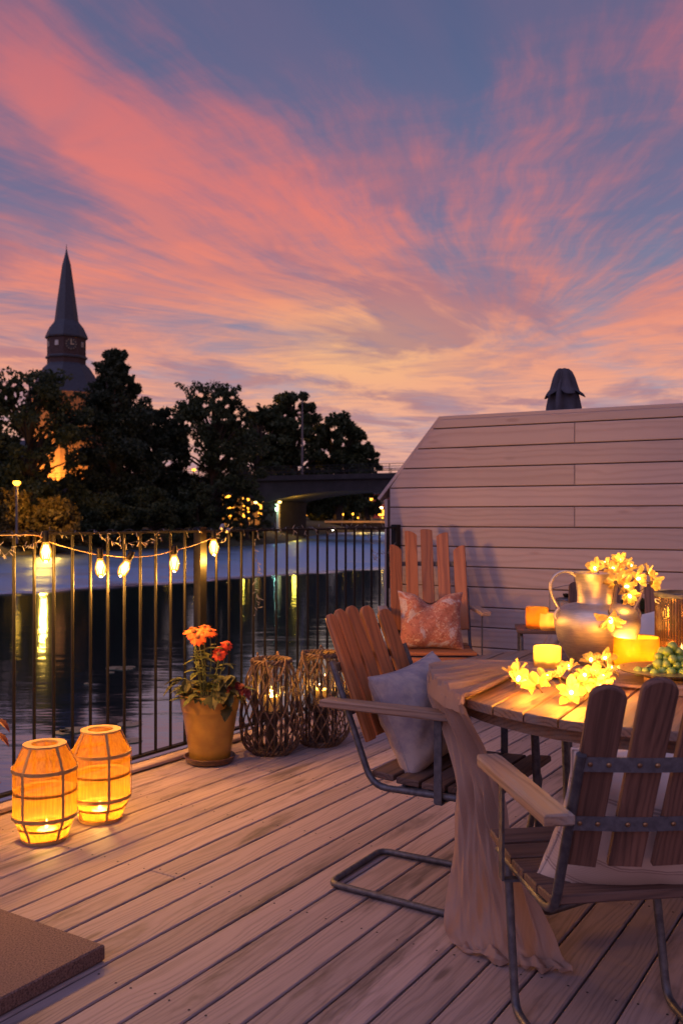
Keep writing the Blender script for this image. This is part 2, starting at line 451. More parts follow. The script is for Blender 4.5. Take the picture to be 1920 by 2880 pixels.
M['petal'] = cloth("cream_silk_petal", (0.92, 0.70, 0.30, 1), (0.92, 0.64, 0.22, 1), transl=0.68, weave=1, scale=30, bump=0.05)
M['calyx'] = simple("brown_calyx", (0.20, 0.11, 0.03, 1), (0.1, 0.06, 0.02, 1), rough=0.7)
M['grape'] = None


# ------------------------------------------------------------------ geometry helpers
def gr(px, py, z=0.0):
    """the place at height z that the photo shows at pixel (px, py)"""
    Y = (CH - z) * F / (py - HZ)
    return Vector(((px - CX) * Y / F, Y, z))


def at(px, py, Y):
    """the place at depth Y that the photo shows at pixel (px, py)"""
    return Vector(((px - CX) * Y / F, Y, CH - (py - HZ) * Y / F))


class MB:
    """collects shapes and links them as one mesh object"""
    def __init__(s):
        s.v, s.f = [], []

    def add(s, vs, fs):
        o = len(s.v)
        s.v += [tuple(p) for p in vs]
        s.f += [tuple(i + o for i in f) for f in fs]
        return s

    def box(s, x0, x1, y0, y1, z0, z1):
        vs = [(x, y, z) for x in (x0, x1) for y in (y0, y1) for z in (z0, z1)]
        return s.add(vs, [(0, 1, 3, 2), (4, 6, 7, 5), (0, 4, 5, 1), (2, 3, 7, 6), (0, 2, 6, 4), (1, 5, 7, 3)])

    def tube(s, pts, r, n=8, closed=False, flat=None):
        pts = [Vector(p) for p in pts]
        N = len(pts)
        rs = r if isinstance(r, (list, tuple)) else [r] * N
        tan = []
        for i in range(N):
            a = pts[(i - 1) % N] if (closed or i > 0) else pts[i]
            b = pts[(i + 1) % N] if (closed or i < N - 1) else pts[i]
            t = (b - a)
            tan.append(t.normalized() if t.length > 1e-9 else Vector((0, 0, 1)))
        ref = Vector((0, 0, 1)) if abs(tan[0].z) < 0.9 else Vector((1, 0, 0))
        nrm = (ref - tan[0] * ref.dot(tan[0])).normalized()
        vs = []
        for i in range(N):
            nrm = (nrm - tan[i] * nrm.dot(tan[i]))
            nrm = nrm.normalized() if nrm.length > 1e-6 else tan[i].orthogonal().normalized()
            bi = tan[i].cross(nrm)
            for k in range(n):
                a = 2 * PI * (k + 0.5) / n
                ra, rb = (rs[i], rs[i]) if flat is None else (flat[0], flat[1])
                vs.append(pts[i] + nrm * (math.cos(a) * ra) + bi * (math.sin(a) * rb))
        fs = []
        for i in range(N if closed else N - 1):
            j = (i + 1) % N
            for k in range(n):
                l = (k + 1) % n
                fs.append((i * n + k, i * n + l, j * n + l, j * n + k))
        if not closed:
            fs.append(tuple(range(n - 1, -1, -1)))
            fs.append(tuple((N - 1) * n + k for k in range(n)))
        return s.add(vs, fs)

    def lathe(s, prof, n=24, c=(0, 0, 0), close=False, ripple=0.0, rn=0):
        vs, fs = [], []
        m = len(prof)
        for i, (r, z) in enumerate(prof):
            for k in range(n):
                a = 2 * PI * k / n
                rr = r * (1 + (ripple * math.cos(a * rn) if rn else 0))
                vs.append((c[0] + rr * math.cos(a), c[1] + rr * math.sin(a), c[2] + z))
        for i in range(m if close else m - 1):
            j = (i + 1) % m
            for k in range(n):
                l = (k + 1) % n
                fs.append((i * n + k, i * n + l, j * n + l, j * n + k))
        if not close:
            if prof[0][0] > 1e-6:
                fs.append(tuple(range(n - 1, -1, -1)))
            if prof[-1][0] > 1e-6:
                fs.append(tuple((m - 1) * n + k for k in range(n)))
        return s.add(vs, fs)

    def prism(s, outline, t0, t1, chamfer=0.0):
        """outline in XY, thickness along Z from t0 to t1, long edges chamfered"""
        n = len(outline)
        layers = [(t0, 0), (t1, 0)]
        if chamfer:
            layers = [(t0, chamfer), (t0 + chamfer, 0), (t1 - chamfer, 0), (t1, chamfer)]
        cx = sum(p[0] for p in outline) / n
        cy = sum(p[1] for p in outline) / n
        vs, fs = [], []
        for z, ins in layers:
            for i, p in enumerate(outline):
                if ins:
                    a, b = Vector(outline[i - 1]), Vector(outline[(i + 1) % n])
                    q = Vector(p)
                    e1, e2 = (q - a), (b - q)
                    if e1.length > 1e-9 and e2.length > 1e-9:
                        n1 = Vector((-e1.y, e1.x)).normalized()
                        n2 = Vector((-e2.y, e2.x)).normalized()
                        nn = n1 + n2
                        nn = nn / max(nn.length_squared / 2, 0.5)
                        q2 = q + nn * ins
                    else:
                        q2 = q
                    vs.append((q2.x, q2.y, z))
                else:
                    vs.append((p[0], p[1], z))
        L = len(layers)
        for l in range(L - 1):
            for i in range(n):
                j = (i + 1) % n
                fs.append((l * n + i, l * n + j, (l + 1) * n + j, (l + 1) * n + i))
        fs.append(tuple(range(n - 1, -1, -1)))
        fs.append(tuple((L - 1) * n + i for i in range(n)))
        return s.add(vs, fs)

    def grid(s, rows, wrap=False):
        nr, nc = len(rows), len(rows[0])
        vs = [p for r in rows for p in r]
        fs = []
        for i in range(nr - 1):
            for k in range(nc if wrap else nc - 1):
                l = (k + 1) % nc
                fs.append((i * nc + k, i * nc + l, (i + 1) * nc + l, (i + 1) * nc + k))
        return s.add(vs, fs)

    def mesh(s, name, mat, smooth=True):
        me = bpy.data.meshes.new(name)
        me.from_pydata(s.v, [], s.f)
        me.validate(verbose=False)
        if mat:
            me.materials.append(mat)
        if smooth:
            me.polygons.foreach_set('use_smooth', [True] * len(me.polygons))
            me.set_sharp_from_angle(angle=R(38))
        me.update()
        return me

    def build(s, name, mat, parent=None, smooth=True):
        return link(name, s.mesh(name, mat, smooth), parent)


def link(name, me, parent=None, mat=None):
    o = bpy.data.objects.new(name, me)
    COL.objects.link(o)
    if parent is not None:
        o.parent = parent
    return o


def tag(o, label=None, cat=None, group=None, kind=None):
    if label: o['label'] = label
    if cat: o['category'] = cat
    if group: o['group'] = group
    if kind: o['kind'] = kind
    return o


def thing(name, label, cat, loc=(0, 0, 0), rz=0.0, group=None, kind=None):
    o = bpy.data.objects.new(name, None)
    COL.objects.link(o)
    o.empty_display_size = 0.05
    o.location = loc
    o.rotation_euler = (0, 0, rz)
    return tag(o, label, cat, group, kind)


def frame(o, origin, xd, up=(0, 0, 1)):
    """local X of o along xd, local Z as near to up as it goes"""
    x = Vector(xd).normalized()
    z = Vector(up)
    z = (z - x * z.dot(x)).normalized()
    y = z.cross(x)
    m = Matrix((x, y, z)).transposed().to_4x4()
    m.translation = Vector(origin)
    o.matrix_basis = m
    return o


def copy_tree(o, parent=None):
    c = o.copy()
    COL.objects.link(c)
    if parent is not None:
        c.parent = parent
    for ch in list(o.children):
        copy_tree(ch, c)
    return c


def fillet(pts, rad, seg=5, closed=False):
    pts = [Vector(p) for p in pts]
    out = []
    N = len(pts)
    for i, p in enumerate(pts):
        if not closed and i in (0, N - 1):
            out.append(p)
            continue
        a, b = pts[i - 1], pts[(i + 1) % N]
        r = min(rad, (a - p).length * 0.48, (b - p).length * 0.48)
        p0 = p + (a - p).normalized() * r
        p1 = p + (b - p).normalized() * r
        for k in range(seg + 1):
            t = k / seg
            out.append(p0 * (1 - t) ** 2 + p * 2 * t * (1 - t) + p1 * t * t)
    return out


def spline(pts, n):
    """Catmull-Rom through pts"""
    pts = [Vector(p) for p in pts]
    P_ = [pts[0] * 2 - pts[1]] + pts + [pts[-1] * 2 - pts[-2]]
    out = []
    for i in range(1, len(P_) - 2):
        for k in range(n):
            t = k / n
            a, b, c, d_ = P_[i - 1], P_[i], P_[i + 1], P_[i + 2]
            out.append(0.5 * ((2 * b) + (c - a) * t + (2 * a - 5 * b + 4 * c - d_) * t * t + (3 * b - a - 3 * c + d_) * t ** 3))
    out.append(pts[-1])
    return out


def lamp(name, parent, loc, power, col=(1.0, 0.58, 0.2), rad=0.02):
    l = bpy.data.lights.new(name, 'POINT')
    l.energy = power
    l.color = col
    l.shadow_soft_size = rad
    o = bpy.data.objects.new(name, l)
    COL.objects.link(o)
    o.parent = parent
    o.location = loc
    return o


def plank_mb(L, W, T, c=0.003):
    """board with its length along X from 0, chamfered long edges"""
    return MB().prism([(0, -W / 2), (L, -W / 2), (L, W / 2), (0, W / 2)], 0, T, c)


WARM = (1.0, 0.47, 0.075)
SODIUM = (1.0, 0.42, 0.05)

# ------------------------------------------------------------------ the river and its far bank
WZ = -1.5
mw, n = new_mat("river_water")
geo = n.n('ShaderNodeNewGeometry').outputs['Position']
ps = n.xyz(geo)
q = n.m('ADD', n.m('MULTIPLY', ps[0], -0.77), n.m('MULTIPLY', ps[1], 0.64))
edge = n.m('ADD', q, n.m('MULTIPLY', n.m('SUBTRACT', n.noise(n.comb(n.m('MULTIPLY', ps[0], 0.5), n.m('MULTIPLY', ps[1], 0.35), 0.0), 1.0, 4), 0.5), 2.6))
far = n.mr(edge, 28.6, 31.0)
lilt = n.noise(n.comb(n.m('MULTIPLY', ps[0], 0.55), n.m('MULTIPLY', ps[1], 1.5), 0.0), 1.0, 3, 0.5)
fine = n.noise(n.comb(n.m('MULTIPLY', ps[0], 2.2), n.m('MULTIPLY', ps[1], 6.0), 3.0), 1.0, 3, 0.55)
h = n.m('ADD', n.m('MULTIPLY', lilt, 0.05), n.m('MULTIPLY', fine, n.m('ADD', 0.012, n.m('MULTIPLY', far, 0.06))))
bmp = n.n('ShaderNodeBump')
n.set(bmp.inputs['Height'], h)
bmp.inputs['Distance'].default_value = 1.0
n.set(bmp.inputs['Strength'], n.m('ADD', 0.22, n.m('MULTIPLY', far, 0.45)))
streak = n.noise(n.comb(n.m('MULTIPLY', ps[0], 0.16), n.m('MULTIPLY', ps[1], 0.42), 1.0), 1.0, 5, 0.65)
# beyond the wind line short waves turn their near faces to the bank, so the band mirrors higher sky
tilt = n.vm('NORMALIZE', n.vm('ADD', bmp.outputs[0], n.comb(n.m('MULTIPLY', far, 0.03), n.m('MULTIPLY', far, n.m('ADD', -0.20, n.m('MULTIPLY', n.m('SUBTRACT', streak, 0.5), 1.1))), 0.0)))
gl = n.n('ShaderNodeBsdfGlossy')
n.set(gl.inputs['Roughness'], n.m('ADD', 0.07, n.m('MULTIPLY', far, 0.22)))
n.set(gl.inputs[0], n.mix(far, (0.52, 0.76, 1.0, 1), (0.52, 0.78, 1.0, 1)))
n.set(gl.inputs['Normal'], tilt)
df = n.n('ShaderNodeBsdfDiffuse')
n.set(df.inputs[0], n.mix(far, (0.012, 0.017, 0.022, 1), (0.42, 0.50, 0.66, 1)))  # pale blue of the far band is sky reflection painted into the diffuse colour
fr = n.n('ShaderNodeFresnel')
fr.inputs[0].default_value = 1.33
n.set(fr.inputs['Normal'], bmp.outputs[0])
mx = n.n('ShaderNodeMixShader')
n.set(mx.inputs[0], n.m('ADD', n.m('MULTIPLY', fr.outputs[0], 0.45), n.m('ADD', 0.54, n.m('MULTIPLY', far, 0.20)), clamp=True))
n.set(mx.inputs[1], df.outputs[0]); n.set(mx.inputs[2], gl.outputs[0])
finish(n, mx.outputs[0])
rows = []
xs = [-600, -200, -80, -40, -20, -8, 0, 8, 20, 40, 80, 200, 600]
ys = [-60, -10, 2, 8, 14, 22, 32, 45, 60, 80, 100, 140, 200, 400]
rows = [[(x, y, WZ) for x in xs] for y in ys]
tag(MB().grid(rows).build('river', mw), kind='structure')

mg, n = new_mat("grassy_ground")
geo = n.n('ShaderNodeNewGeometry').outputs['Position']
p = n.n('ShaderNodeBsdfPrincipled')
f = n.noise(geo, 0.7, 6, 0.65)
n.set(p.inputs['Base Color'], n.mix(f, (0.03, 0.04, 0.014, 1), (0.075, 0.07, 0.035, 1)))
p.inputs['Roughness'].default_value = 0.95
n.set(p.inputs['Normal'], n.bump(f, 0.8, 0.3))
finish(n, p.outputs[0])
SHORE = [(-140, 30), (-60, 45), (-34, 55), (-23.5, 62.5), (-19, 75.5), (-13, 83), (-8.5, 88), (-5.5, 98), (-5, 112), (-4.5, 130), (-3, 150), (2, 168), (40, 170), (120, 172), (400, 180)]
NRM = [(-0.5, 0.85)] * 4 + [(-0.6, 0.8)] * 3 + [(-0.9, 0.4)] * 3 + [(-0.5, 0.9), (-0.2, 1), (0, 1), (0, 1), (0, 1)]
rows = []
for off, z in ((-1.0, WZ - 0.6), (0.4, WZ + 0.15), (2.0, -0.9), (5, -0.35), (10, 0.1), (25, 0.9), (60, 1.4), (150, 1.6), (600, 1.8), (1600, 2.0)):
    rows.append([(x + nx * off + random.uniform(-.3, .3), y + ny * off, z + random.uniform(-.06, .06)) for (x, y), (nx, ny) in zip(SHORE, NRM)])
tag(MB().grid(rows).build('river_bank', mg), kind='structure')


# ------------------------------------------------------------------ foliage
def leaf_quads(pos, size, rng, squash=0.55):
    """one small four-cornered leaf clump per position, random turn"""
    N = len(pos)
    a = rng.normal(size=(N, 3)); a /= np.linalg.norm(a, axis=1)[:, None]
    b = rng.normal(size=(N, 3)); b -= a * (a * b).sum(1)[:, None]; b /= np.linalg.norm(b, axis=1)[:, None]
    s = size * rng.uniform(0.6, 1.4, N)[:, None]
    q = np.stack([pos - a * s, pos - b * s * squash, pos + a * s, pos + b * s * squash], 1)
    return q.reshape(-1, 3)


def quads_mesh(name, v, mat):
    N = len(v) // 4
    me = bpy.data.meshes.new(name)
    me.vertices.add(len(v)); me.vertices.foreach_set('co', v.astype(np.float32).ravel())
    me.loops.add(len(v)); me.loops.foreach_set('vertex_index', np.arange(len(v), dtype=np.int32))
    me.polygons.add(N); me.polygons.foreach_set('loop_start', np.arange(0, len(v), 4, dtype=np.int32))
    me.update(calc_edges=True)
    me.materials.append(mat)
    return me


def tree(label, cat, px, top, half, Y, base_z, mat, shape='round', n=9000, leaf=0.2, seed=1, low=0.12, group=None, name='leafy_tree', clumps=70, ragged=1.0, gaps=()):
    """tapered trunk with limbs and a crown of leaf clumps round the limb ends; px/top/half are the photo's outline"""
    rng = np.random.default_rng(seed)
    X = (px - CX) * Y / F
    H = CH + (HZ - top) * Y / F - base_z
    Wd = half * Y / F
    t = thing(name, label, cat, (X, Y, base_z), 0, group)
    pos = []
    limbs = MB()
    cen = []
    for i in range(clumps):
        k = rng.uniform(low, 1.0)
        if shape == 'cone':
            rad = Wd * min(1.0, 1.5 * (1.08 - k) ** 0.9) * (0.70 + 0.5 * rng.random())
        elif shape == 'bush':
            rad = Wd * math.sqrt(max(0.02, 1 - k ** 2.2))
        else:
            rad = 1.16 * Wd * max(0.05, 1 - abs((k - 0.46) / 0.56) ** 3) ** 0.5
        a = rng.uniform(0, 2 * PI)
        rr = rad * math.sqrt(rng.uniform(0.12, 1.0)) * 0.88
        c = np.array([math.cos(a) * rr, math.sin(a) * rr * 0.8, k * H * 0.94])
        cr = Wd * rng.uniform(0.14, 0.26) * (0.55 if shape == 'cone' and k > 0.75 else 1.0) * ragged
        cen.append((c, cr, k))
    per = n // clumps
    for c, cr, k in cen:
        dv = rng.normal(size=(per, 3)); dv /= np.linalg.norm(dv, axis=1)[:, None]
        pos.append(c + dv * (cr * rng.uniform(0.25, 1.08, per) ** 0.6)[:, None] * np.array([1, 1, 0.75]))
    # a few sprays that break the outline
    for c, cr, k in cen[::2]:
        dv = rng.normal(size=3); dv[2] = abs(dv[2]) * 0.8; dv /= np.linalg.norm(dv)
        m_ = per // 5
        pos.append(c + np.outer(rng.uniform(0.8, 1.75, m_), dv) * cr + rng.normal(size=(m_, 3)) * cr * 0.12)
    pos = np.concatenate(pos)
    pos[:, 2] = np.clip(pos[:, 2], 0.1, None)
    if gaps:
        sx = CX + (X + pos[:, 0]) * F / (Y + pos[:, 1])
        sy = HZ - (pos[:, 2] + base_z - CH) * F / (Y + pos[:, 1])
        keep = np.ones(len(pos), bool)
        for gx, gy, rx, ry in gaps:
            keep &= ~((((sx - gx) / rx) ** 2 + ((sy - gy) / ry) ** 2 < rng.uniform(0.7, 1.25, len(pos))))
        pos = pos[keep]
    o = link('crown', quads_mesh('crown', leaf_quads(pos, leaf, rng), mat), t)
    tr = 0.035 * H
    tb = MB().tube([(0, 0, -0.4), (0.02 * H, 0, 0.2 * H), (-0.01 * H, 0.01 * H, 0.5 * H), (0, 0, 0.9 * H)], [tr * 1.3, tr, tr * 0.7, tr * 0.15], 8)
    for c, cr, k in cen[::2]:
        z0 = max(0.12, k * 0.62) * H
        tb.tube([(0, 0, z0), tuple(np.array([0, 0, z0]) * 0.45 + c * 0.55 + np.array([0, 0, 0.02 * H])), tuple(c)], [tr * 0.35, tr * 0.2, tr * 0.06], 5)
    tb.build('trunk', M['trunk'], t)
    return t


rgg = random.Random(31)
GLOW = [(168, 1298, 17, 50), (160, 1335, 26, 16), (150, 1240, 8, 14)]
GLOW += [(rgg.uniform(60, 150), rgg.uniform(1190, 1335), rgg.uniform(4, 9), rgg.uniform(4, 9)) for _ in range(26)]
SKYG = [(rgg.uniform(-5, 120), rgg.uniform(1048, 1130), rgg.uniform(4, 11), rgg.uniform(4, 10)) for _ in range(20)]
BUSHG = [(rgg.uniform(610, 770), rgg.uniform(1385, 1478), rgg.uniform(3.5, 8), rgg.uniform(3, 7)) for _ in range(85)]
T3G = [(rgg.uniform(520, 700), rgg.uniform(1095, 1210), rgg.uniform(4, 10), rgg.uniform(4, 9)) for _ in range(24)]
FG = "trees on the far bank"
tree('broad dark tree at the far left with sky gleaming through it', 'tree', 84, 1035, 172, 76, 0.0, M['foliage'], n=23000, leaf=0.17, seed=3, group=FG, clumps=135, low=0.15, gaps=GLOW + SKYG)
tree('dark leafy tree beyond the left edge of the picture', 'tree', -190, 1010, 150, 74, 0.0, M['foliage'], n=10000, leaf=0.25, seed=4, group=FG, clumps=90, low=0.04)
tree('tallest tree, pointed and ragged, right of the church spire', 'tree', 322, 962, 150, 84, 0.3, M['foliage_blue'], shape='cone', n=36000, leaf=0.17, seed=5, group=FG, name='pointed_tree', clumps=190, low=0.03, gaps=GLOW)
tree('low dark tree tucked against the right of the tallest tree', 'tree', 442, 1135, 92, 90, 0.3, M['foliage_blue'], n=18000, leaf=0.18, seed=6, group=FG, clumps=110, low=0.03)
tree('loose crowned tree with sky gaps, right of the tallest tree', 'tree', 600, 1075, 140, 92, 0.2, M['foliage'], n=24000, leaf=0.18, seed=7, group=FG, gaps=T3G + BUSHG, clumps=120, low=0.04)
tree('dense dark tree directly behind the tall mast', 'tree', 828, 1092, 95, 150, 1.2, M['foliage'], n=17000, leaf=0.36, seed=8, group=FG, clumps=120, low=0.04)
tree('low round tree left of the tall mast behind the bridge', 'tree', 728, 1145, 95, 146, 1.2, M['foliage'], n=16000, leaf=0.36, seed=9, group=FG, clumps=110, low=0.04)
tree('round tree right of the tall mast above the bridge', 'tree', 950, 1155, 92, 156, 1.2, M['foliage'], n=16000, leaf=0.36, seed=10, group=FG, clumps=110, low=0.04)
tree('small rightmost tree standing above the bridge beside the wall gable', 'tree', 1030, 1246, 46, 160, 1.2, M['foliage'], n=7000, leaf=0.34, seed=11, group=FG, clumps=60, low=0.04)
BG = "bushes along the water's edge"
for i, (px, top, hf, Y, lab) in enumerate((
        (20, 1385, 110, 67, 'round bush behind the street lamp at the left shore'),
        (150, 1405, 95, 68.5, 'lamp lit yellowish bush right of the street lamp'),
        (285, 1385, 100, 76, 'dark shore bush below the tallest tree'),
        (420, 1370, 100, 80, 'dark shore bush between the tallest and the loose crowned tree'),
        (555, 1360, 95, 85, 'dark shore bush below the loose crowned tree'),
        (692, 1350, 96, 90, 'rightmost shore bush with orange lights glinting through, beside the bridge pier'))):
    tree(lab, 'bush', px, top, hf, Y, -0.9, M['foliage_lamplit'] if i < 2 else M['foliage'], shape='bush', n=14000 if i < 3 else (10000 if i < 5 else 5000), leaf=0.15, seed=20 + i, low=0.02, group=BG, name='shore_bush', gaps=BUSHG if i >= 4 else (), clumps=90 if i < 3 else (60 if i < 5 else 40))
for i, (px, top, hf, Y) in enumerate(((905, 1395, 60, 182), (1000, 1405, 60, 184), (850, 1380, 50, 178))):
    tree(['dark tree on the far quay right of the bridge pier', 'dark tree on the far quay below the bright lamp', 'dark far quay tree just beside the bridge pier'][i],
         'tree', px, top, hf, Y, 0.5, M['foliage'], n=3500, leaf=0.4, seed=40 + i, low=0.1, group="trees on the far quay", clumps=40)


# ------------------------------------------------------------------ church
CHX, CHY = (187 - CX) * 165 / F, 165.0
K = CHY / F
M['slate'] = simple("slate_roof", (0.034, 0.038, 0.056, 1), (0.02, 0.022, 0.034, 1), rough=0.6, scale=2.0, stretch=(1, 1, 4), bump=0.3)
M['church_brick'] = simple("red_church_brick", (0.06, 0.032, 0.032, 1), (0.04, 0.022, 0.022, 1), rough=0.85, scale=3, bump=0.3)
M['church_plaster'] = simple("ochre_plaster", (0.55, 0.40, 0.24, 1), (0.46, 0.33, 0.2, 1), rough=0.85, scale=1.5, bump=0.2)
M['dark_glass'] = simple("dark_window", (0.02, 0.022, 0.03, 1), rough=0.15, bump=0, spec=0.8)
M['pale_trim'] = simple("pale_trim", (0.55, 0.52, 0.48, 1), rough=0.7)
M['clock_black'] = simple("clock_face", (0.02, 0.022, 0.03, 1), rough=0.5)
M['gilt'] = simple("gilding", (0.5, 0.42, 0.3, 1), rough=0.4, metal=0.6)


def zc_(py, Y=CHY):
    return CH + (HZ - py) * Y / F


ch = thing('church', 'church tower with a slim slate spire and clock above the trees', 'church', (CHX, CHY, 1.0), R(8))
M['tower_brick'] = simple('ochre_brick', (0.17, 0.085, 0.05, 1), (0.13, 0.065, 0.04, 1), rough=0.9, scale=2)
zl = lambda py: zc_(py) - 1.0
oct_ = lambda r: r * K
body = MB()
body.lathe([(oct_(53), zl(1030)), (oct_(53), zl(950))], 8)
body.build('clock_stage', M['church_brick'], ch, False)
MB().lathe([(oct_(58), zl(953)), (oct_(59), zl(949)), (oct_(53), zl(935)), (oct_(47), zl(922)), (oct_(36), zl(908)), (oct_(33), zl(903)), (oct_(25), zl(840)), (oct_(12), zl(745)), (oct_(4), zl(714)), (oct_(1.2), zl(700)), (0.03, zl(686))], 8).build('spire', M['slate'], ch, False)
MB().lathe([(oct_(57), zl(1010)), (oct_(58), zl(1006)), (oct_(56), zl(1003)), (oct_(54), zl(1003))], 8).build('cornice', M['slate'], ch, False)
MB().lathe([(oct_(112), zl(1120)), (oct_(92), zl(1085)), (oct_(76), zl(1054)), (oct_(63), zl(1034)), (oct_(50), zl(1022))], 8).build('lower_roof', M['slate'], ch, False)
MB().lathe([(oct_(112), 0), (oct_(112), zl(1112))], 8).build('tower_wall', M['tower_brick'], ch, False)
ap = oct_(53) * math.cos(PI / 8)
for k in range(8):
    a = PI / 8 + k * PI / 4
    dx, dy = math.cos(a), math.sin(a)
    if dy > 0.5:
        continue
    if k in (6,):
        cf = MB().lathe([(oct_(16), 0), (oct_(16), 0.12)], 24).build('clock_face', M['clock_black'], ch)
        frame(cf, (dx * ap, dy * ap, zl(975)), (-dy, dx, 0), (dx, dy, 0))
        hnd = MB()
        hnd.box(-0.07, 0.07, -0.1, oct_(12), 0.14, 0.2).box(-0.1, oct_(8), -0.08, 0.08, 0.14, 0.2)
        hnd.build('hand', M['gilt'], cf, False)
        for q_ in range(12):
            b = q_ * PI / 6
            mk = MB().box(-0.05, 0.05, oct_(12.5), oct_(15), 0.13, 0.18).build('numeral_mark', M['gilt'], cf, False)
            mk.rotation_euler = (0, 0, b)
    else:
        wf = MB().box(-oct_(5), oct_(5), -oct_(7), oct_(7), -0.02, 0.14).build('window', M['pale_trim'], ch, False)
        frame(wf, (dx * ap, dy * ap, zl(972)), (-dy, dx, 0), (dx, dy, 0))
        MB().box(-oct_(3.6), oct_(3.6), -oct_(5.6), oct_(5.6), 0.141, 0.17).build('pane', M['dark_glass'] if k != 5 else M['pale_trim'], wf, False)
nv = MB()
nv.box(-26, 6, 8, 20, 0, 9)
nv.build('nave', M['church_plaster'], ch, False)
MB().add([(-27, 7, 9), (7, 7, 9), (7, 21, 9), (-27, 21, 9), (-25, 14, 15), (6, 14, 15)], [(0, 1, 5, 4), (2, 3, 4, 5), (1, 2, 5), (3, 0, 4), (0, 3, 2, 1)]).build('nave_roof', M['slate'], ch, False)
# floodlight at the church foot (the orange glow behind the trees)
fl = thing('floodlight', 'orange sodium floodlight at the foot of the church', 'floodlight', (CHX - 0.6, CHY - 10.5, 1.5), 0)
MB().tube([(0, 0, -0.2), (0, 0, 1.6)], 0.07, 6).build('post', M['black_iron'], fl)
MB().lathe([(0.02, 1.6), (0.25, 1.7), (0.3, 1.95), (0.1, 2.1)], 10).build('lamp_head', M['sodium'], fl)
lamp('floodlight_light', fl, (0.4, 0.6, 1.2), 80000, SODIUM, 0.4)

# churchyard wall and railing catching that light
gw = thing('churchyard_wall', 'low churchyard wall glowing orange between the trees', 'wall', ((150 - CX) * 150 / F, 150, 1.0))
MB().box(-9, 9, 0, 0.4, 0, 2.2).build('wall_face', M['church_plaster'], gw, False)
MB().box(-9.1, 9.1, -0.08, 0.48, 2.2, 2.4).build('coping', M['slate'], gw, False)

# ------------------------------------------------------------------ bridge
M['concrete'] = simple("bridge_concrete", (0.024, 0.020, 0.023, 1), (0.015, 0.013, 0.015, 1), rough=0.9, scale=0.8, bump=0.3)
br = thing('road_bridge', 'long concrete road bridge with lamps under its arch', 'bridge', ((800 - CX) * 120 / F, 120, WZ), R(-27))
H0, H1 = 5.9, 7.55        # soffit at midspan, parapet foot above the water


def soffit(x):
    k = abs(((x + 13) % 26) - 13) / 13
    return H0 - 1.35 * (1 - k) ** 2.2


xs = [-70 + i * 1.0 for i in range(133)]
out = [(x, soffit(x)) for x in xs] + [(62, H1), (-70, H1)]
g = MB().prism(out, -4.5, 4.5).build('girder', M['concrete'], br, False)
g.rotation_euler = (R(90), 0, 0)
MB().box(-70, 62, -4.9, -4.6, H1 - 0.25, H1 + 0.35).box(-70, 62, 4.6, 4.9, H1 - 0.25, H1 + 0.35).build('parapet', M['concrete'], br, False)
for sgn in (-1, 1):
    for z in (0.75, 1.15, 1.45):
        MB().tube([(-70, sgn * 4.75, H1 + z), (62, sgn * 4.75, H1 + z)], 0.04, 5).build('handrail', M['black_iron'], br)
pm = MB().box(-0.035, 0.035, -0.035, 0.035, 0, 1.15).mesh('railing_post', M['black_iron'], False)
for sgn in (-1, 1):
    for i in range(66):
        o = link('railing_post', pm, br); o.location = (-69 + i * 2, sgn * 4.75, H1 + 0.34)
for x in (-52, -26, 0, 26, 52):
    MB().box(x - 1.0, x + 1.0, -4, 4, -1.2, soffit(x) + 0.1).build('pier', M['concrete'], br, False)
# lamps on the pier head, and the pale green service lamp on its edge
for x in (-1.75, 1.75):
    MB().lathe([(0.05, 0), (0.22, -0.05), (0.2, -0.2), (0.05, -0.25)], 10, (x, -4.2, soffit(1.5) - 0.15)).build('pier_lamp', emit('warm_lamp', (1.0, 0.66, 0.18, 1), 9), br)
    lamp('pier_lamp_light', br, (x + (2.0 if x > 0 else -2.0), -3.9, soffit(2) - 0.6), 420, (1.0, 0.52, 0.04), 0.3)
MB().box(1.31, 1.62, -4.2, -3.9, -0.4, soffit(1.5) - 0.5).build('pier_pilaster', M['pale_trim'], br, False)
gm = emit('green_white_lamp', (0.62, 1.0, 0.62, 1), 7)
MB().lathe([(0.03, 0.1), (0.16, 0), (0.16, -0.7), (0.03, -0.8)], 10, (1.46, -4.45, soffit(1.5) - 0.6)).build('service_lamp', gm, br)
lamp('service_lamp_light', br, (1.46, -4.75, soffit(1.5) - 1.2), 60, (0.55, 1.0, 0.62), 0.15)

ms = thing('mast', 'tall slim grey mast standing on the bridge', 'mast', at(850, 1340, 116))
MB().tube([(0, 0, -0.3), (0, 0, 5.5), (0, 0, 9.6)], [0.16, 0.12, 0.06], 8).build('pole', M['steel'], ms)
MB().box(-0.35, 0.35, -0.35, 0.35, -0.3, 0.25).build('foot', M['concrete'], ms, False)

# ------------------------------------------------------------------ street lamps and quay
def street_lamp(px, py, Y, base, label, power, mat='sodium', r=0.28, col=SODIUM, group=None):
    p = at(px, py, Y)
    t = thing('street_lamp', label, 'street lamp', (p.x, p.y, base), 0, group)
    h = p.z - base
    MB().tube([(0, 0, 0), (0, 0, h * 0.9), (0.0, 0, h + 0.1)], [0.09, 0.07, 0.05], 8).build('pole', M['steel'], t)
    MB().lathe([(0.02, h + 0.12), (r * 0.9, h + 0.08), (r, h - 0.04), (r * 0.5, h - 0.2), (0.02, h - 0.22)], 12).build('lamp_head', M[mat], t)
    lamp('street_light', t, ((1.3 if px < 100 else 0), 1.5 if px < 100 else -r - 0.4, h - (0.5 if px < 100 else 0.1)), power, col, 0.2)
    return t


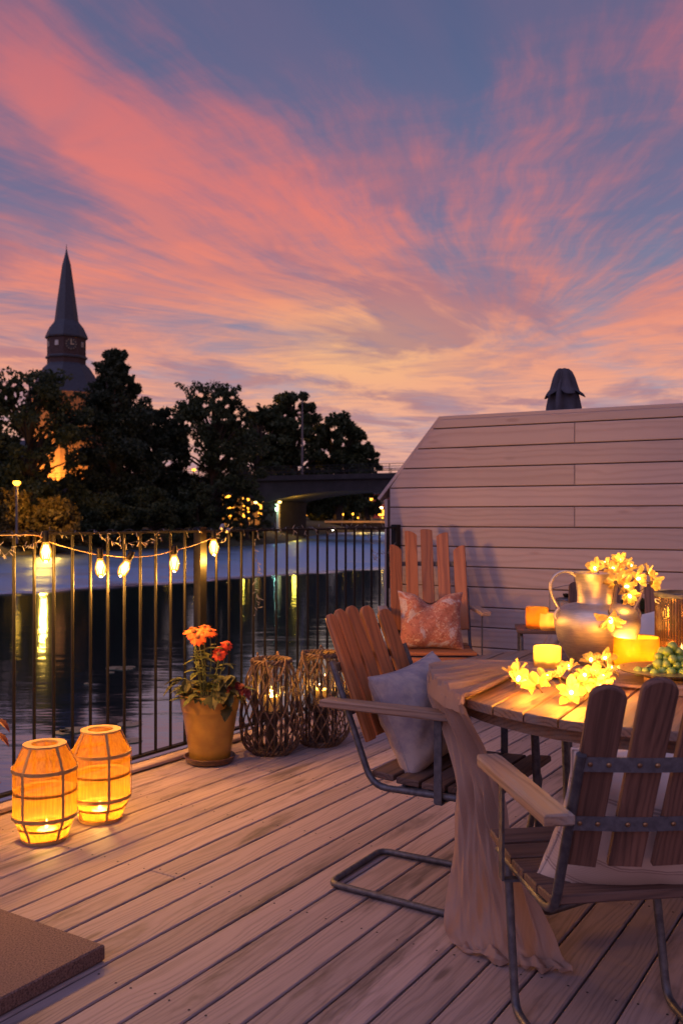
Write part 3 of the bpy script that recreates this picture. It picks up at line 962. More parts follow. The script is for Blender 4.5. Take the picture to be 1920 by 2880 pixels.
QG = "lamps along the far quay"
street_lamp(47, 1357, 63, -0.6, 'glowing orange street lamp at the left shore', 1300, r=0.26)
street_lamp(545, 1320, 128, 5.0, 'small orange lamp glinting through the loose crowned tree', 60, r=0.3, group=QG)
street_lamp(1012, 1390, 168, 0.6, 'brightest high quay lamp right of the bridge pier', 700, r=0.62, group=QG)
street_lamp(1025, 1424, 172, 0.6, 'lower bright quay lamp under the brightest lamp', 400, r=0.55, group=QG)
street_lamp(1044, 1415, 176, 0.6, 'small dim quay lamp right of the two bright lamps', 60, r=0.22, group=QG)
street_lamp(1070, 1447, 174, 0.6, 'low orange quay lamp beside the wall edge', 160, r=0.45, group=QG)
street_lamp(964, 1446, 178, 0.6, 'tiny quay lamp at left of a row of three', 20, r=0.16, group=QG)
street_lamp(992, 1445, 178, 0.6, 'tiny quay lamp in the middle of a row of three', 20, r=0.16, group=QG)
street_lamp(1072, 1428, 170, 0.6, 'white quay lamp in front of the red building', 90, mat='led', r=0.26, col=(1, 0.8, 0.55), group=QG)
wl = emit('white_lamp', (1.0, 0.92, 0.75, 1), 40)
M['white_lamp'] = wl
street_lamp(934, 1491, 160, WZ, 'white low lamp close above the water under the bridge', 60, mat='white_lamp', r=0.24, col=(1, 0.9, 0.7), group=QG)

qy = thing('quay_wall', 'long low quay wall with an orange lit coping', 'quay wall', (-3, 169.2, WZ))
MB().box(0, 140, 0, 1.0, -0.5, 1.7).build('wall_face', M['concrete'], qy, False)
MB().box(-0.1, 140, -0.1, 1.1, 1.7, 2.05).build('coping', M['church_plaster'], qy, False)
for i in range(5):
    lamp('coping_light', qy, (6 + i * 4.5, -0.9, 2.6), 26, SODIUM, 0.1)
    MB().lathe([(0.02, 2.75), (0.1, 2.7), (0.1, 2.55), (0.02, 2.5)], 8, (6 + i * 4.5, -0.3, 0)).build('coping_lamp', M['sodium'], qy)


def house(name, label, X, Y, w_, d_, h, base, wall, lit, cols, rows_, roof='slate', rz=0.0):
    t = thing(name, label, 'house', (X, Y, base), rz)
    MB().box(-w_ / 2, w_ / 2, 0, d_, 0, h).build('wall', wall, t, False)
    MB().add([(-w_ / 2 - .3, -.3, h), (w_ / 2 + .3, -.3, h), (w_ / 2 + .3, d_ + .3, h), (-w_ / 2 - .3, d_ + .3, h), (-w_ / 2 - .3, d_ / 2, h + d_ * .35), (w_ / 2 + .3, d_ / 2, h + d_ * .35)],
             [(0, 1, 5, 4), (2, 3, 4, 5), (1, 2, 5), (3, 0, 4), (0, 3, 2, 1)]).build('roof', M[roof], t, False)
    wm = MB().box(-.55, .55, -.06, .05, 0, 1.4).mesh('window', M['pale_trim'], False)
    pl = MB().box(-.45, .45, -.09, -.061, .1, 1.3).mesh('pane', M['lit_window'], False)
    pd = MB().box(-.45, .45, -.09, -.061, .1, 1.3).mesh('pane', M['dark_glass'], False)
    k = 0
    for r_ in range(rows_):
        for c_ in range(cols):
            o = link('window', wm, t)
            o.location = (-w_ / 2 + w_ * (c_ + .5) / cols, 0, 0.9 + r_ * (h - 0.6) / rows_)
            link('pane', pl if (k * 7 + 3) % 10 < lit else pd, o)
            k += 1
    return t


M['lit_window'] = emit('lit_window', (1.0, 0.36, 0.03, 1), 6.0)
M['red_render'] = simple("red_render", (0.36, 0.07, 0.06, 1), (0.3, 0.06, 0.05, 1), rough=0.9, scale=2)
house('red_house', 'red house with white windows beside the wall gable', 9.8, 200, 9, 8, 5.6, 0.6, M['red_render'], 5, 4, 2)
house('quay_house', 'low ochre house with orange windows glinting behind the shore bushes', -20, 130, 24, 5, 4.4, 0.0, M['church_plaster'], 10, 11, 3, rz=R(8))
street_lamp(705, 1392, 124, -0.4, 'orange lamp behind the rightmost shore bush', 2600, r=0.3, group=QG)
street_lamp(640, 1398, 122, -0.4, 'orange lamp glinting low through the loose crowned tree', 2600, r=0.3, group=QG)
house('quay_house', 'dark long house behind the far quay trees', -4, 215, 30, 9, 5.0, 0.6, M['church_brick'], 3, 12, 2)

# ------------------------------------------------------------------ deck
BD = R(32.4)
dv = Vector((math.sin(BD), math.cos(BD), 0))       # along the boards
nv_ = Vector((math.cos(BD), -math.sin(BD), 0))      # across, towards the right
PITCH, BW, BT = 0.1234, 0.1166, 0.026
deck = thing('deck', None, None, (0, 0, 0), 0, kind='structure')
RA = R(34.4)
r0 = Vector((-1.409, 3.815, 0))
rd = Vector((math.sin(RA), math.cos(RA), 0))
rn = Vector((math.cos(RA), -math.sin(RA), 0))        # from the railing towards the deck
cache = {}
screws = MB()
JO = 2.305
for k in range(-20, 19):
    qc = -0.629 + (k + 0.5) * PITCH
    p_end = 6.3
    p_beg = -0.6 if k > -8 else 0.6
    js = {-13: [2.305], -8: [2.917], -6: [3.495], -10: [4.12], -17: [3.495], -3: [1.69], 0: [4.1], 3: [2.917]}.get(k, [])
    cuts = [p_beg] + js + [p_end]
    for a, b in zip(cuts[:-1], cuts[1:]):
        L = round(b - a - (0.003 if js else 0), 4)
        key = L
        if key not in cache:
            cache[key] = plank_mb(L, BW, BT, 0.0035).mesh('plank', M['deck'])
        o = link('plank', cache[key], deck)
        dz = random.uniform(-0.0008, 0.0008)
        frame(o, dv * a + nv_ * qc + Vector((0, 0, -BT + dz)), dv)
    for i in range(-3, 8):
        pj = JO + 0.6 * i
        if p_beg < pj < p_end:
            for s_ in (-1, 1):
                c = dv * (pj + random.uniform(-.008, .008) + (0.018 if js and abs(pj - js[0]) < .05 else 0)) + nv_ * (qc + s_ * 0.036)
                screws.lathe([(0.0036, 0.0006), (0.0030, 0.0012)], 6, tuple(c))
so = screws.build('screw', M['dark_back'], deck, False)
tag(so, kind='stuff')
jm = MB().box(-0.025, 0.025, -1.7, 3.1, -0.17, -BT - 0.003).mesh('joist', M['dark_back'], False)
for i in range(-4, 8):
    o = link('joist', jm, deck)
    frame(o, dv * (JO + 0.6 * i), dv)
ed = plank_mb(10.4, 0.085, 0.02, 0.004).build('edge_board', M['deck'], deck)
frame(ed, r0 + rd * -2.6 + rn * 0.035 + Vector((0, 0, 0.003)), rd)
e2 = plank_mb(10.4, 0.17, 0.02, 0.002).build('edge_board', M['deck'], deck)
frame(e2, r0 + rd * -2.6 + rn * 0.065 + Vector((0, 0, -0.0245)), rd)
fa = MB().prism([(0, -0.012), (10.4, -0.012), (10.4, 0.012), (0, 0.012)], -0.24, 0.0).build('fascia', M['deck'], deck)
frame(fa, r0 + rd * -2.6 + rn * -0.03 + Vector((0, 0, 0.004)), rd)
und = MB().box(-4.2, 4.5, -2, 6.6, -0.22, -0.19).build('underlay', M['dark_back'], deck, False)
und.matrix_basis = Matrix((nv_, dv, Vector((0, 0, 1)))).transposed().to_4x4()
und.location = nv_ * 1.12 + Vector((0, 0, 0))

# ------------------------------------------------------------------ clad gable wall
WA = math.atan2(-0.4716, 0.882)
wall = thing('clad_wall', 'pinkish beige board clad wall with a sloping gable end', 'wall', (0.338, 6.56, 0.0), WA)
SL = [(-0.06, 1.333), (0.405, 1.885)]      # slope of the gable end, then level


def top_at(s_):
    if s_ >= SL[1][0]:
        return SL[1][1]
    return SL[0][1] + (s_ - SL[0][0]) / (SL[1][0] - SL[0][0]) * (SL[1][1] - SL[0][1])


def s_at(z):
    if z <= top_at(0.02):
        return 0.025
    return SL[0][0] + (z - SL[0][1]) / (SL[1][1] - SL[0][1]) * (SL[1][0] - SL[0][0]) + 0.012


M['gap_brown'] = simple('gap_brown', (0.16, 0.10, 0.085, 1), rough=0.9)
PB = 0.1347
for k in range(-9, 6):
    z0 = 1.135 + k * PB + 0.0032
    z1 = min(1.135 + (k + 1) * PB - 0.0032, 1.868)
    if z0 < 0.0:
        z0 = 0.005
    splits = [None, 1.325] if k in (2, 4, 0, -3) else [None]
    xs_ = [None] + ([1.325] if len(splits) > 1 else []) + [4.2]
    for i in range(len(xs_) - 1):
        a0, a1 = xs_[i], xs_[i + 1]
        if a0 is None:
            xb, xt = s_at(z0), s_at(z1)
        else:
            xb = xt = a0 + 0.0015
        xe = a1 - (0.0015 if a1 < 4 else 0)
        pts = [(0, 0), (xe - xb, 0), (xe - xb, z1 - z0), (xt - xb, z1 - z0)]
        o = MB().prism(pts, 0, 0.02, 0.004).build('board', M['siding'], wall)
        # local Y up the wall, local Z out of it
        frame(o, (xb, -0.022 + random.uniform(-.0006, .0006), z0), (1, 0, 0), (0, -1, 0))
o = MB().prism([(0.0, 0.0), (4.2, 0), (4.2, 1.872), (0.41, 1.872), (0.0, top_at(0.0) - 0.012)], -0.10, -0.004).build('core', M['gap_brown'], wall, False)
frame(o, (0, -0.006, 0), (1, 0, 0), (0, -1, 0))
# nail heads, two to a board at every stud
nl = MB()
rgn = random.Random(5)
for k in range(-8, 6):
    zb = 1.135 + k * PB
    for i in range(9):
        xx = 0.10 + 0.49 * i
        for dz in (0.032, 0.102):
            z = zb + dz + rgn.uniform(-.003, .003)
            if z < 1.85 and xx > s_at(z) + 0.03:
                x_ = xx + rgn.uniform(-.006, .006)
                nl.box(x_ - 0.0038, x_ + 0.0038, -0.0236, -0.0215, z - 0.0038, z + 0.0038)
tag(nl.build('nail', M['dark_back'], wall, False), kind='stuff')
# trims
o = plank_mb(3.8, 0.125, 0.026, 0.003).build('coping', M['siding'], wall)
frame(o, (0.402, 0.03, 1.868), (1, 0, 0))
sd = Vector((SL[1][0] - SL[0][0], 0, SL[1][1] - SL[0][1]))
o = plank_mb(sd.length + 0.01, 0.125, 0.024, 0.003).build('slope_trim', M['siding'], wall)
frame(o, (SL[0][0], 0.03, SL[0][1] - 0.012), sd, (-sd.z, 0, sd.x))
o = plank_mb(1.325, 0.125, 0.022, 0.003).build('corner_trim', M['siding'], wall)
frame(o, (0.0, 0.032, 0.004), (0, 0, 1), (-1, 0, 0))

# ------------------------------------------------------------------ railing
rail = thing('railing', 'black iron railing of round bars along the deck edge', 'railing', tuple(r0), 0)
rail.rotation_euler = (0, 0, math.atan2(rd.y, rd.x))     # local X runs along the railing
TE = 3.16
RZ0, RZ1 = 0.055, 1.122
MB().box(-2.4, TE, -0.019, 0.019, RZ1, RZ1 + 0.011).build('top_rail', M['black_iron'], rail, False)
MB().box(-2.4, TE, -0.015, 0.015, RZ0 - 0.012, RZ0).build('bottom_rail', M['black_iron'], rail, False)
barm = MB().tube([(0, 0, RZ0 - 0.004), (0, 0, RZ1 + 0.003)], 0.0074, 10).mesh('bar', M['black_iron'])
postm = MB().box(-0.024, 0.024, -0.024, 0.024, 0.0, 1.15).box(-0.045, 0.045, -0.045, 0.045, 0.0, 0.008).mesh('post', M['black_iron'], False)
ts = [0.067 + 0.1015 * i for i in range(-22, 11)] + [1.319 + 0.1018 * i for i in range(18)]
for t_ in ts:
    o = link('bar', barm, rail); o.location = (t_, 0, 0)
for t_ in (-1.05, 1.202, TE + 0.012):
    o = link('post', postm, rail); o.location = (t_, 0.006, 0)


def on_rail(px, py, off=0.0):
    """local railing coordinates of a photo pixel, off metres towards the deck"""
    x = (px - CX) / F
    o_ = r0 + rn * off
    t_ = (x * o_.y - o_.x) / (rd.x - x * rd.y)
    P_ = o_ + rd * t_
    return Vector((t_, -off, CH - (py - HZ) * P_.y / F))


# ------------------------------------------------------------------ garden chairs: bent steel tube, wooden slats, boards and arms
def slat_outline(L, W, kind, seg=6):
    """rounded upper end ('round'), or cut along the back's arch (a number: rise from the left to the right edge)"""
    pts = [(0.0, -W / 2), (0.0, W / 2)]
    if kind == 'round':
        e = W * 0.40
        for i in range(seg * 2 + 1):
            a = PI / 2 - PI * i / (seg * 2)
            pts.append((L - e + e * math.cos(a), W / 2 * math.sin(a)))
    else:
        d_ = kind
        for i in range(7):
            t = i / 6
            y = W / 2 - W * t
            pts.append((L + d_ * (0.5 - t) * 1.0 - abs(d_) * 0.25 * (2 * t - 1) ** 2 - 0.006 * (2 * t - 1) ** 4, y))
    return pts[::-1]


def chair(name, label, cat, loc, rz, slatmat, armmat, seatmat, tops, pitch=0.0875, slw=0.067, slat_kind='round', zbot=0.495, group=None, rivets=True, straps=(0.725, 0.595), sag=0.032, half=0.235, front_panel=False, arms=(0.26, 0.29)):
    t = thing(name, label, cat, loc, rz, group)
    xs_ = [(i - 2) * pitch for i in range(5)]
    lean = 0.147 / 0.37

    def yback(x, z):
        return -0.20 - lean * (z - 0.375) - sag * (1 - (x / 0.21) ** 2) + 0.012

    ztop = 0.745
    for s_ in (-1, 1):
        x = s_ * half
        MB().tube(fillet([(x, -0.20 - lean * (ztop - 0.375), ztop), (x, -0.2, 0.375), (x, 0.16, 0.383)], 0.055), 0.0105, 10).build('side_tube', M['steel'], t)
    b = 0.19
    MB().tube(fillet([(-b, -0.12, 0.372), (-b, 0.185, 0.372), (-b - 0.004, 0.11, 0.012), (-b + 0.018, -0.40, 0.012), (b - 0.018, -0.40, 0.012), (b + 0.004, 0.11, 0.012), (b, 0.185, 0.372), (b, -0.12, 0.372)], 0.04), 0.0108, 10).build('base_frame', M['steel'], t)
    for yy in (-0.10, 0.12):
        MB().tube([(-half, yy, 0.3815), (half, yy, 0.3815)], 0.006, 8).build('cross_bar', M['steel'], t)
    ax0, ax1 = arms
    for s_ in (-1, 1):
        o = MB().prism([(-0.355, -0.031), (0.06, -0.031), (0.085, -0.024), (0.085, 0.024), (0.06, 0.031), (-0.355, 0.031)], 0, 0.024, 0.004).build('armrest', armmat, t)
        frame(o, (s_ * (ax0 + ax1 + 0.012) / 2, 0, 0.615), (s_ * 0.02, 1, 0.012))
        MB().box(s_ * (ax0 + 0.004) - 0.003, s_ * (ax0 + 0.004) + 0.003, 0.018, 0.042, 0.362, 0.615).build('arm_support', M['steel'], t, False)
        MB().box(min(s_ * 0.2, s_ * (ax0 + 0.0005)), max(s_ * 0.2, s_ * (ax0 + 0.0005)), 0.019, 0.041, 0.3575, 0.3635).build('support_foot', M['steel'], t, False)
        MB().tube([(s_ * (half + 0.008), yback(s_ * 0.21, 0.622) - 0.0, 0.622), (s_ * (ax1), yback(s_ * 0.21, 0.622) - 0.0, 0.622)], 0.005, 6).build('arm_bolt', M['steel'], t)
    rm = MB().lathe([(0.0052, 0), (0.0052, 0.0015), (0.003, 0.0038), (0.0, 0.0042)], 10).mesh('rivet', M['rivet'])
    for z in straps:
        pts = []
        for i in range(13):
            x = (i / 6 - 1) * (half + 0.005)
            xx = max(-0.21, min(0.21, x))
            pts.append(Vector((x, yback(xx, z) - 0.0125, z)))
        so = MB().tube(pts, 0.01, 4, flat=(0.020, 0.0035)).build('back_strap', M['strap'], t, False)
        if rivets:
            for x in xs_:
                for dx in (-0.017, 0.017):
                    r_ = link('rivet', rm, so)
                    sl = 2 * sag * (x + dx) / 0.21 ** 2
                    frame(r_, (x + dx, yback(x + dx, z) - 0.0152, z), (1, sl, 0), (sl, -1, -0.35))
    for i, x in enumerate(xs_):
        L = (tops[i] - zbot) * math.sqrt(1 + lean * lean)
        kd = slat_kind if slat_kind == 'round' else slat_kind[i]
        o = MB().prism(slat_outline(L, slw, kd), 0, 0.018, 0.003).build('slat', slatmat, t)
        slp = 2 * sag * x / 0.21 ** 2
        xd = Vector((0, -lean, 1)).normalized()
        up = Vector((-slp, 1, lean)).normalized()
        frame(o, Vector((x, yback(x, zbot), zbot)) - up * 0.0075, xd, up)
    sb = MB().prism([(-0.228, -0.0375), (0.228, -0.0375), (0.228, 0.0375), (-0.228, 0.0375)], 0, 0.02, 0.003).mesh('seat_board', seatmat)
    for i in range(5):
        y = -0.175 + i * 0.086
        o = link('seat_board', sb, t)
        dz = 0.010 * ((i - 2) / 2) ** 2 - 0.004
        frame(o, (0, y, 0.390 + dz), (1, 0, 0), (0, -0.04 * (i - 2), 1))
    if front_panel:
        o = plank_mb(0.456, 0.085, 0.018).build('front_board', slatmat, t)
        frame(o, (-0.228, 0.215, 0.345), (1, 0, 0), (0, 1, 0.25))
    return t


CHG = 'steel tube garden chairs round the table'
yawB = math.atan2(-0.518, 0.855) - PI / 2
fB = Vector((0.855, -0.518, 0))
cB = Vector((0.2215, 3.044, 0)) + fB * 0.2
chairB = chair('garden_chair', 'orange brown slatted chair with a pale cushion by the table cloth', 'chair', tuple(cB), yawB, M['orange_wood'], M['arm_wood'], M['seat_wood'],
               [0.872, 0.889, 0.896, 0.893, 0.885], rivets=False, group=CHG, half=0.245)
yawA = R(8)
chairA = chair('garden_chair', 'weathered dark chair seen from behind in front of the table', 'chair', (0.626, 2.145, 0), yawA, M['grey_wood'], M['arm_wood'], M['seat_wood'],
               [0.885, 0.900, 0.905, 0.900, 0.885], group=CHG, half=0.217, arms=(0.250, 0.280), pitch=0.091, slw=0.069)
chairC = chair('garden_chair', 'high backed orange brown chair with arched slats against the wall', 'chair', (0.555, 5.55, 0), R(180), M['orange_wood'], M['arm_wood'], M['orange_wood'],
               [1.01, 1.095, 1.12, 1.105, 1.015], pitch=0.103, slw=0.077, slat_kind=[-0.03, -0.022, 0.004, 0.022, 0.03], rivets=False, group=CHG, half=0.245, straps=(0.90, 0.58), front_panel=True, arms=(0.28, 0.31))
chairD = chair('garden_chair', 'brown slatted chair half hidden behind the metal vase', 'chair', (1.20, 4.05, 0), R(165), M['grey_wood'], M['arm_wood'], M['seat_wood'],
               [0.885, 0.900, 0.905, 0.900, 0.885], rivets=False, group=CHG, half=0.235)


# ------------------------------------------------------------------ cushions
def cushion(label, mat, w_, h_, th, loc, xd, up, parent=None, piping=None, seed=0, dent=0.0):
    rng = random.Random(seed)
    N = 26
    ph = [rng.uniform(0, 6.28) for _ in range(8)]

    def P_(u_, v_, side):
        # concave sides, pulled-out corners
        cu, cv = u_ * (1 - 0.10 * (1 - v_ * v_)), v_ * (1 - 0.10 * (1 - u_ * u_))
        e = max(0.0, (1 - u_ ** 4) * (1 - v_ ** 4)) ** 0.5
        z = side * th / 2 * e * (0.78 + 0.22 * math.cos(u_ * 1.3) * math.cos(v_ * 1.3))
        wr = 0.005 * math.sin(17 * u_ + 6 * v_ + ph[4]) * math.exp(-2.5 * (1 - abs(v_))) + 0.005 * math.sin(15 * v_ - 7 * u_ + ph[5]) * math.exp(-2.5 * (1 - abs(u_))) + 0.007 * math.sin(5 * u_ + ph[0]) * math.sin(4 * v_ + ph[1]) + 0.004 * math.sin(9 * u_ * v_ + ph[2]) + 0.003 * math.sin(13 * u_ - 8 * v_ + ph[3])
        z += side * wr * e
        z -= dent * math.exp(-((u_ - 0.0) ** 2 / 0.10 + (v_ - 0.9) ** 2 / 0.5)) * (1 if side > 0 else 0.3)
        drop = 0.25 * dent * math.exp(-(u_ ** 2) / 0.12) * max(0, v_) ** 3 * 3
        return (cu * w_ / 2, cv * h_ / 2 - drop, z)
    mb = MB()
    lin_ = [-math.cos(PI * i / N) for i in range(N + 1)]
    for side in (1, -1):
        rows_ = [[P_(a, b, side) for a in (lin_ if side > 0 else lin_[::-1])] for b in lin_]
        mb.grid(rows_)
    t = thing('cushion', label, 'cushion')
    frame(t, loc, xd, up)
    mb.build('cover', mat, t)
    if piping:
        pts = []
        for i in range(N + 1): pts.append(P_(lin_[i], -1, 1))
        for i in range(1, N + 1): pts.append(P_(1, lin_[i], 1))
        for i in range(1, N + 1): pts.append(P_(lin_[N - i], 1, 1))
        for i in range(1, N): pts.append(P_(-1, lin_[N - i], 1))
        MB().tube(pts, 0.004, 6, closed=True).build('seam', piping, t)
    return t


# rust print with pale leaves and flowers
mrc, n = new_mat("rust_print")
tc = n.n('ShaderNodeTexCoord').outputs['Object']
wv = n.vm('ADD', tc, n.vm('MULTIPLY', n.noise(tc, 16.0, 3, 0.5, 0, 1), (0.05, 0.05, 0.0)))
vo = n.n('ShaderNodeTexVoronoi'); n.set(vo.inputs['Vector'], n.vm('MULTIPLY', wv, (1.0, 1.7, 1.0))); vo.inputs['Scale'].default_value = 34
f1 = n.noise(wv, 55.0, 3, 0.6, 1.6)
f2 = n.noise(tc, 9.0, 3, 0.6, 0.8)
col = n.mix(n.mr(vo.outputs['Distance'], 0.15, 0.5), (0.30, 0.085, 0.05, 1), (0.40, 0.135, 0.08, 1))
col = n.mix(n.m('MULTIPLY', n.mr(f1, 0.52, 0.60), n.mr(f2, 0.40, 0.52)), col, (0.58, 0.36, 0.24, 1))
col = n.mix(n.mr(n.noise(tc, 7.0, 4, 0.6, 1.0), 0.54, 0.60), col, n.mix(f1, (0.62, 0.50, 0.46, 1), (0.30, 0.20, 0.2, 1)))
col = n.mix(n.m('MULTIPLY', n.mr(n.noise(wv, 80.0, 2, 0.5, 2.0), 0.58, 0.66), 0.8), col, (0.14, 0.035, 0.03, 1))
p = n.n('ShaderNodeBsdfPrincipled')
n.set(p.inputs['Base Color'], col)
p.inputs['Roughness'].default_value = 0.8
p.inputs['Sheen Weight'].default_value = 0.2
n.set(p.inputs['Normal'], n.bump(f1, 0.15, 0.002))
finish(n, p.outputs[0])

# cream cloth with woven bands for the front chair
msc, n = new_mat("banded_canvas")
tc = n.n('ShaderNodeTexCoord').outputs['Object']
s = n.xyz(tc)
col = n.mix(n.noise(tc, 12.0, 4), (0.66, 0.53, 0.47, 1), (0.58, 0.46, 0.41, 1))
for c_, w_ in ((-0.115, 0.0022), (-0.108, 0.0022), (-0.045, 0.0022), (-0.038, 0.0022), (0.10, 0.0022), (0.107, 0.0022)):
    col = n.mix(n.m('MULTIPLY', n.m('LESS_THAN', n.m('ABSOLUTE', n.m('SUBTRACT', s[1], c_)), w_), 0.6), col, (0.22, 0.13, 0.12, 1))
band = n.m('LESS_THAN', n.m('ABSOLUTE', n.m('ADD', s[1], 0.076)), 0.03)
tw = n.m('ADD', n.m('MULTIPLY', n.m('SINE', n.m('MULTIPLY', n.m('ADD', s[0], s[1]), 900.0)), 0.5), 0.5)
col = n.mix(n.m('MULTIPLY', band, 0.55), col, n.mix(tw, (0.40, 0.27, 0.23, 1), (0.5, 0.38, 0.33, 1)))
p = n.n('ShaderNodeBsdfPrincipled')
n.set(p.inputs['Base Color'], col)
p.inputs['Roughness'].default_value = 0.85
n.set(p.inputs['Normal'], n.bump(n.noise(tc, 300.0, 2), 0.2, 0.001))
finish(n, p.outputs[0])

# on chair B: leaning in the near corner, turned on its corner
latB = Vector((0.518, 0.855, 0))
nB = (fB * 0.91 + Vector((0, 0, 0.41)) + latB * -0.05).normalized()
upB = (Vector((0, 0, 1)) - nB * nB.z).normalized()
sideB = upB.cross(nB).normalized()
ang = R(4)
xdB = sideB * math.cos(ang) + upB * math.sin(ang)
cushion('pale linen cushion leaning in the orange brown chair by the table', M['cream_cloth'], 0.44, 0.34, 0.18, Vector((0.268, 3.068, 0.553)), xdB, nB, seed=3, piping=M['cream_cloth'])
fC = Vector((0, -1, 0))
cushion('rust red patterned cushion on the high backed chair by the wall', mrc, 0.40, 0.36, 0.14, Vector((0.54, 5.60, 0.575)), (1, 0.02, -0.02), (0, -1, 0.30), seed=5, dent=0.07)
fA = Vector((-math.sin(yawA), math.cos(yawA), 0))
lA = Vector((math.cos(yawA), math.sin(yawA), 0))
cushion('large cream cushion with woven bands in the weathered front chair', msc, 0.52, 0.36, 0.22, Vector((0.626, 2.145, 0)) + fA * -0.12 + lA * 0.07 + Vector((0, 0, 0.525)), -lA + Vector((0, 0, 0.10)), fA * 0.93 + Vector((0, 0, 0.40)), seed=8, piping=msc)
cushion('white cushion peeking out behind the ribbed glass jar', M['white_cloth'], 0.40, 0.40, 0.13, Vector((1.29, 3.97, 0.60)), (1, 0.2, 0.12), (-0.2, -1, 0.3), seed=9)

# ------------------------------------------------------------------ round table
TC = Vector((0.955, 2.72, 0))
TR, TZ = 0.685, 0.72
tyaw = R(28.4)
table = thing('round_table', 'round weathered plank table decked with candles and flower lights', 'table', tuple(TC), PI / 2 - tyaw)   # local X along the planks
pw = 0.0925
for i in range(-7, 8):
    y0, y1 = (i - 0.5) * pw + 0.0022, (i + 0.5) * pw - 0.0022
    if abs(y0) > TR - 0.01 and abs(y1) > TR - 0.01:
        continue
    y0c, y1c = max(-TR + 0.004, y0), min(TR - 0.004, y1)
    pts = []
    for j in range(7):
        y = y0c + (y1c - y0c) * j / 6
        pts.append((math.sqrt(max(1e-6, TR * TR - y * y)), y - (y0 + y1) / 2))
    for j in range(7):
        y = y1c + (y0c - y1c) * j / 6
        pts.append((-math.sqrt(max(1e-6, TR * TR - y * y)), y - (y0 + y1) / 2))
    o = MB().prism(pts, 0, 0.024, 0.0028).build('plank', M['table_wood'], table)
    frame(o, (0, (y0 + y1) / 2, TZ - 0.024 + random.uniform(-.0007, .0007)), (1, 0, 0))
MB().lathe([(TR - 0.05, TZ - 0.062), (TR - 0.046, TZ - 0.062), (TR - 0.046, TZ - 0.0255), (TR - 0.05, TZ - 0.0255)], 48, close=True).build('rim_band', M['table_wood'], table)
for s_ in (-1, 1):
    o = MB().box(s_ * 0.3 - 0.03, s_ * 0.3 + 0.03, -0.6, 0.6, TZ - 0.05, TZ - 0.0255).build('batten', M['table_wood'], table, False)
# local directions of the four legs
wi = Matrix.Rotation(-(PI / 2 - tyaw), 3, 'Z')
for k in range(4):
    a = R(204 + 90 * k)
    e = wi @ Vector((math.cos(a), math.sin(a), 0))
    c = wi @ Vector((0.0, 0.13, 0))
    top = c + e * 0.44 + Vector((0, 0, TZ - 0.03))
    foot = c + e * 0.40
    mid = c + e * 0.405 + Vector((0, 0, 0.05))
    MB().tube(fillet([top, mid, c + e * 0.02 + Vector((0, 0, 0.085 + 0.02 * (k % 2)))], 0.03), 0.0125, 10).build('leg', M['steel'], table)
MB().lathe([(0.03, 0.075), (0.03, 0.12)], 12, tuple(wi @ Vector((0, 0.13, 0)))).build('leg_clamp', M['steel'], table)

# ------------------------------------------------------------------ the runner: gauze over the table edge down to the deck
rows_ = [  # (left edge, right edge, fold depth)
    ((0.95, 2.78, 0.7265), (0.92, 2.50, 0.7265), 0.003),
    ((0.80, 2.86, 0.7265), (0.74, 2.60, 0.7265), 0.004),
    ((0.66, 2.94, 0.7270), (0.60, 2.73, 0.7270), 0.005),
    ((0.52, 2.97, 0.7270), (0.50, 2.71, 0.7270), 0.008),
    ((0.40, 2.96, 0.7272), (0.42, 2.54, 0.7272), 0.010),
    ((0.310, 2.92, 0.7275), (0.352, 2.41, 0.7275), 0.011),
    ((0.268, 2.88, 0.715), (0.318, 2.395, 0.712), 0.014),
    ((0.262, 2.82, 0.66), (0.340, 2.405, 0.655), 0.016),
    ((0.300, 2.74, 0.58), (0.385, 2.45, 0.57), 0.022),
    ((0.324, 2.67, 0.48), (0.418, 2.48, 0.475), 0.020),
    ((0.325, 2.635, 0.38), (0.445, 2.495, 0.38), 0.021),
    ((0.318, 2.62, 0.27), (0.485, 2.49, 0.27), 0.021),
    ((0.305, 2.62, 0.16), (0.535, 2.48, 0.16), 0.020),
    ((0.292, 2.61, 0.08), (0.570, 2.47, 0.08), 0.018),
    ((0.296, 2.60, 0.03), (0.592, 2.46, 0.03), 0.014),
    ((0.312, 2.575, 0.010), (0.600, 2.435, 0.010), 0.010),
    ((0.335, 2.545, 0.016), (0.605, 2.415, 0.016), 0.010),
    ((0.352, 2.57, 0.030), (0.600, 2.44, 0.028), 0.008),
]
Lp = spline([r_[0] for r_ in rows_], 5)
Rp = spline([r_[1] for r_ in rows_], 5)
Dp = [rows_[min(i // 5, len(rows_) - 1)][2] * (1 - (i % 5) / 5) + rows_[min(i // 5 + 1, len(rows_) - 1)][2] * ((i % 5) / 5) for i in range(len(Lp))]
NS = 260
rows = []
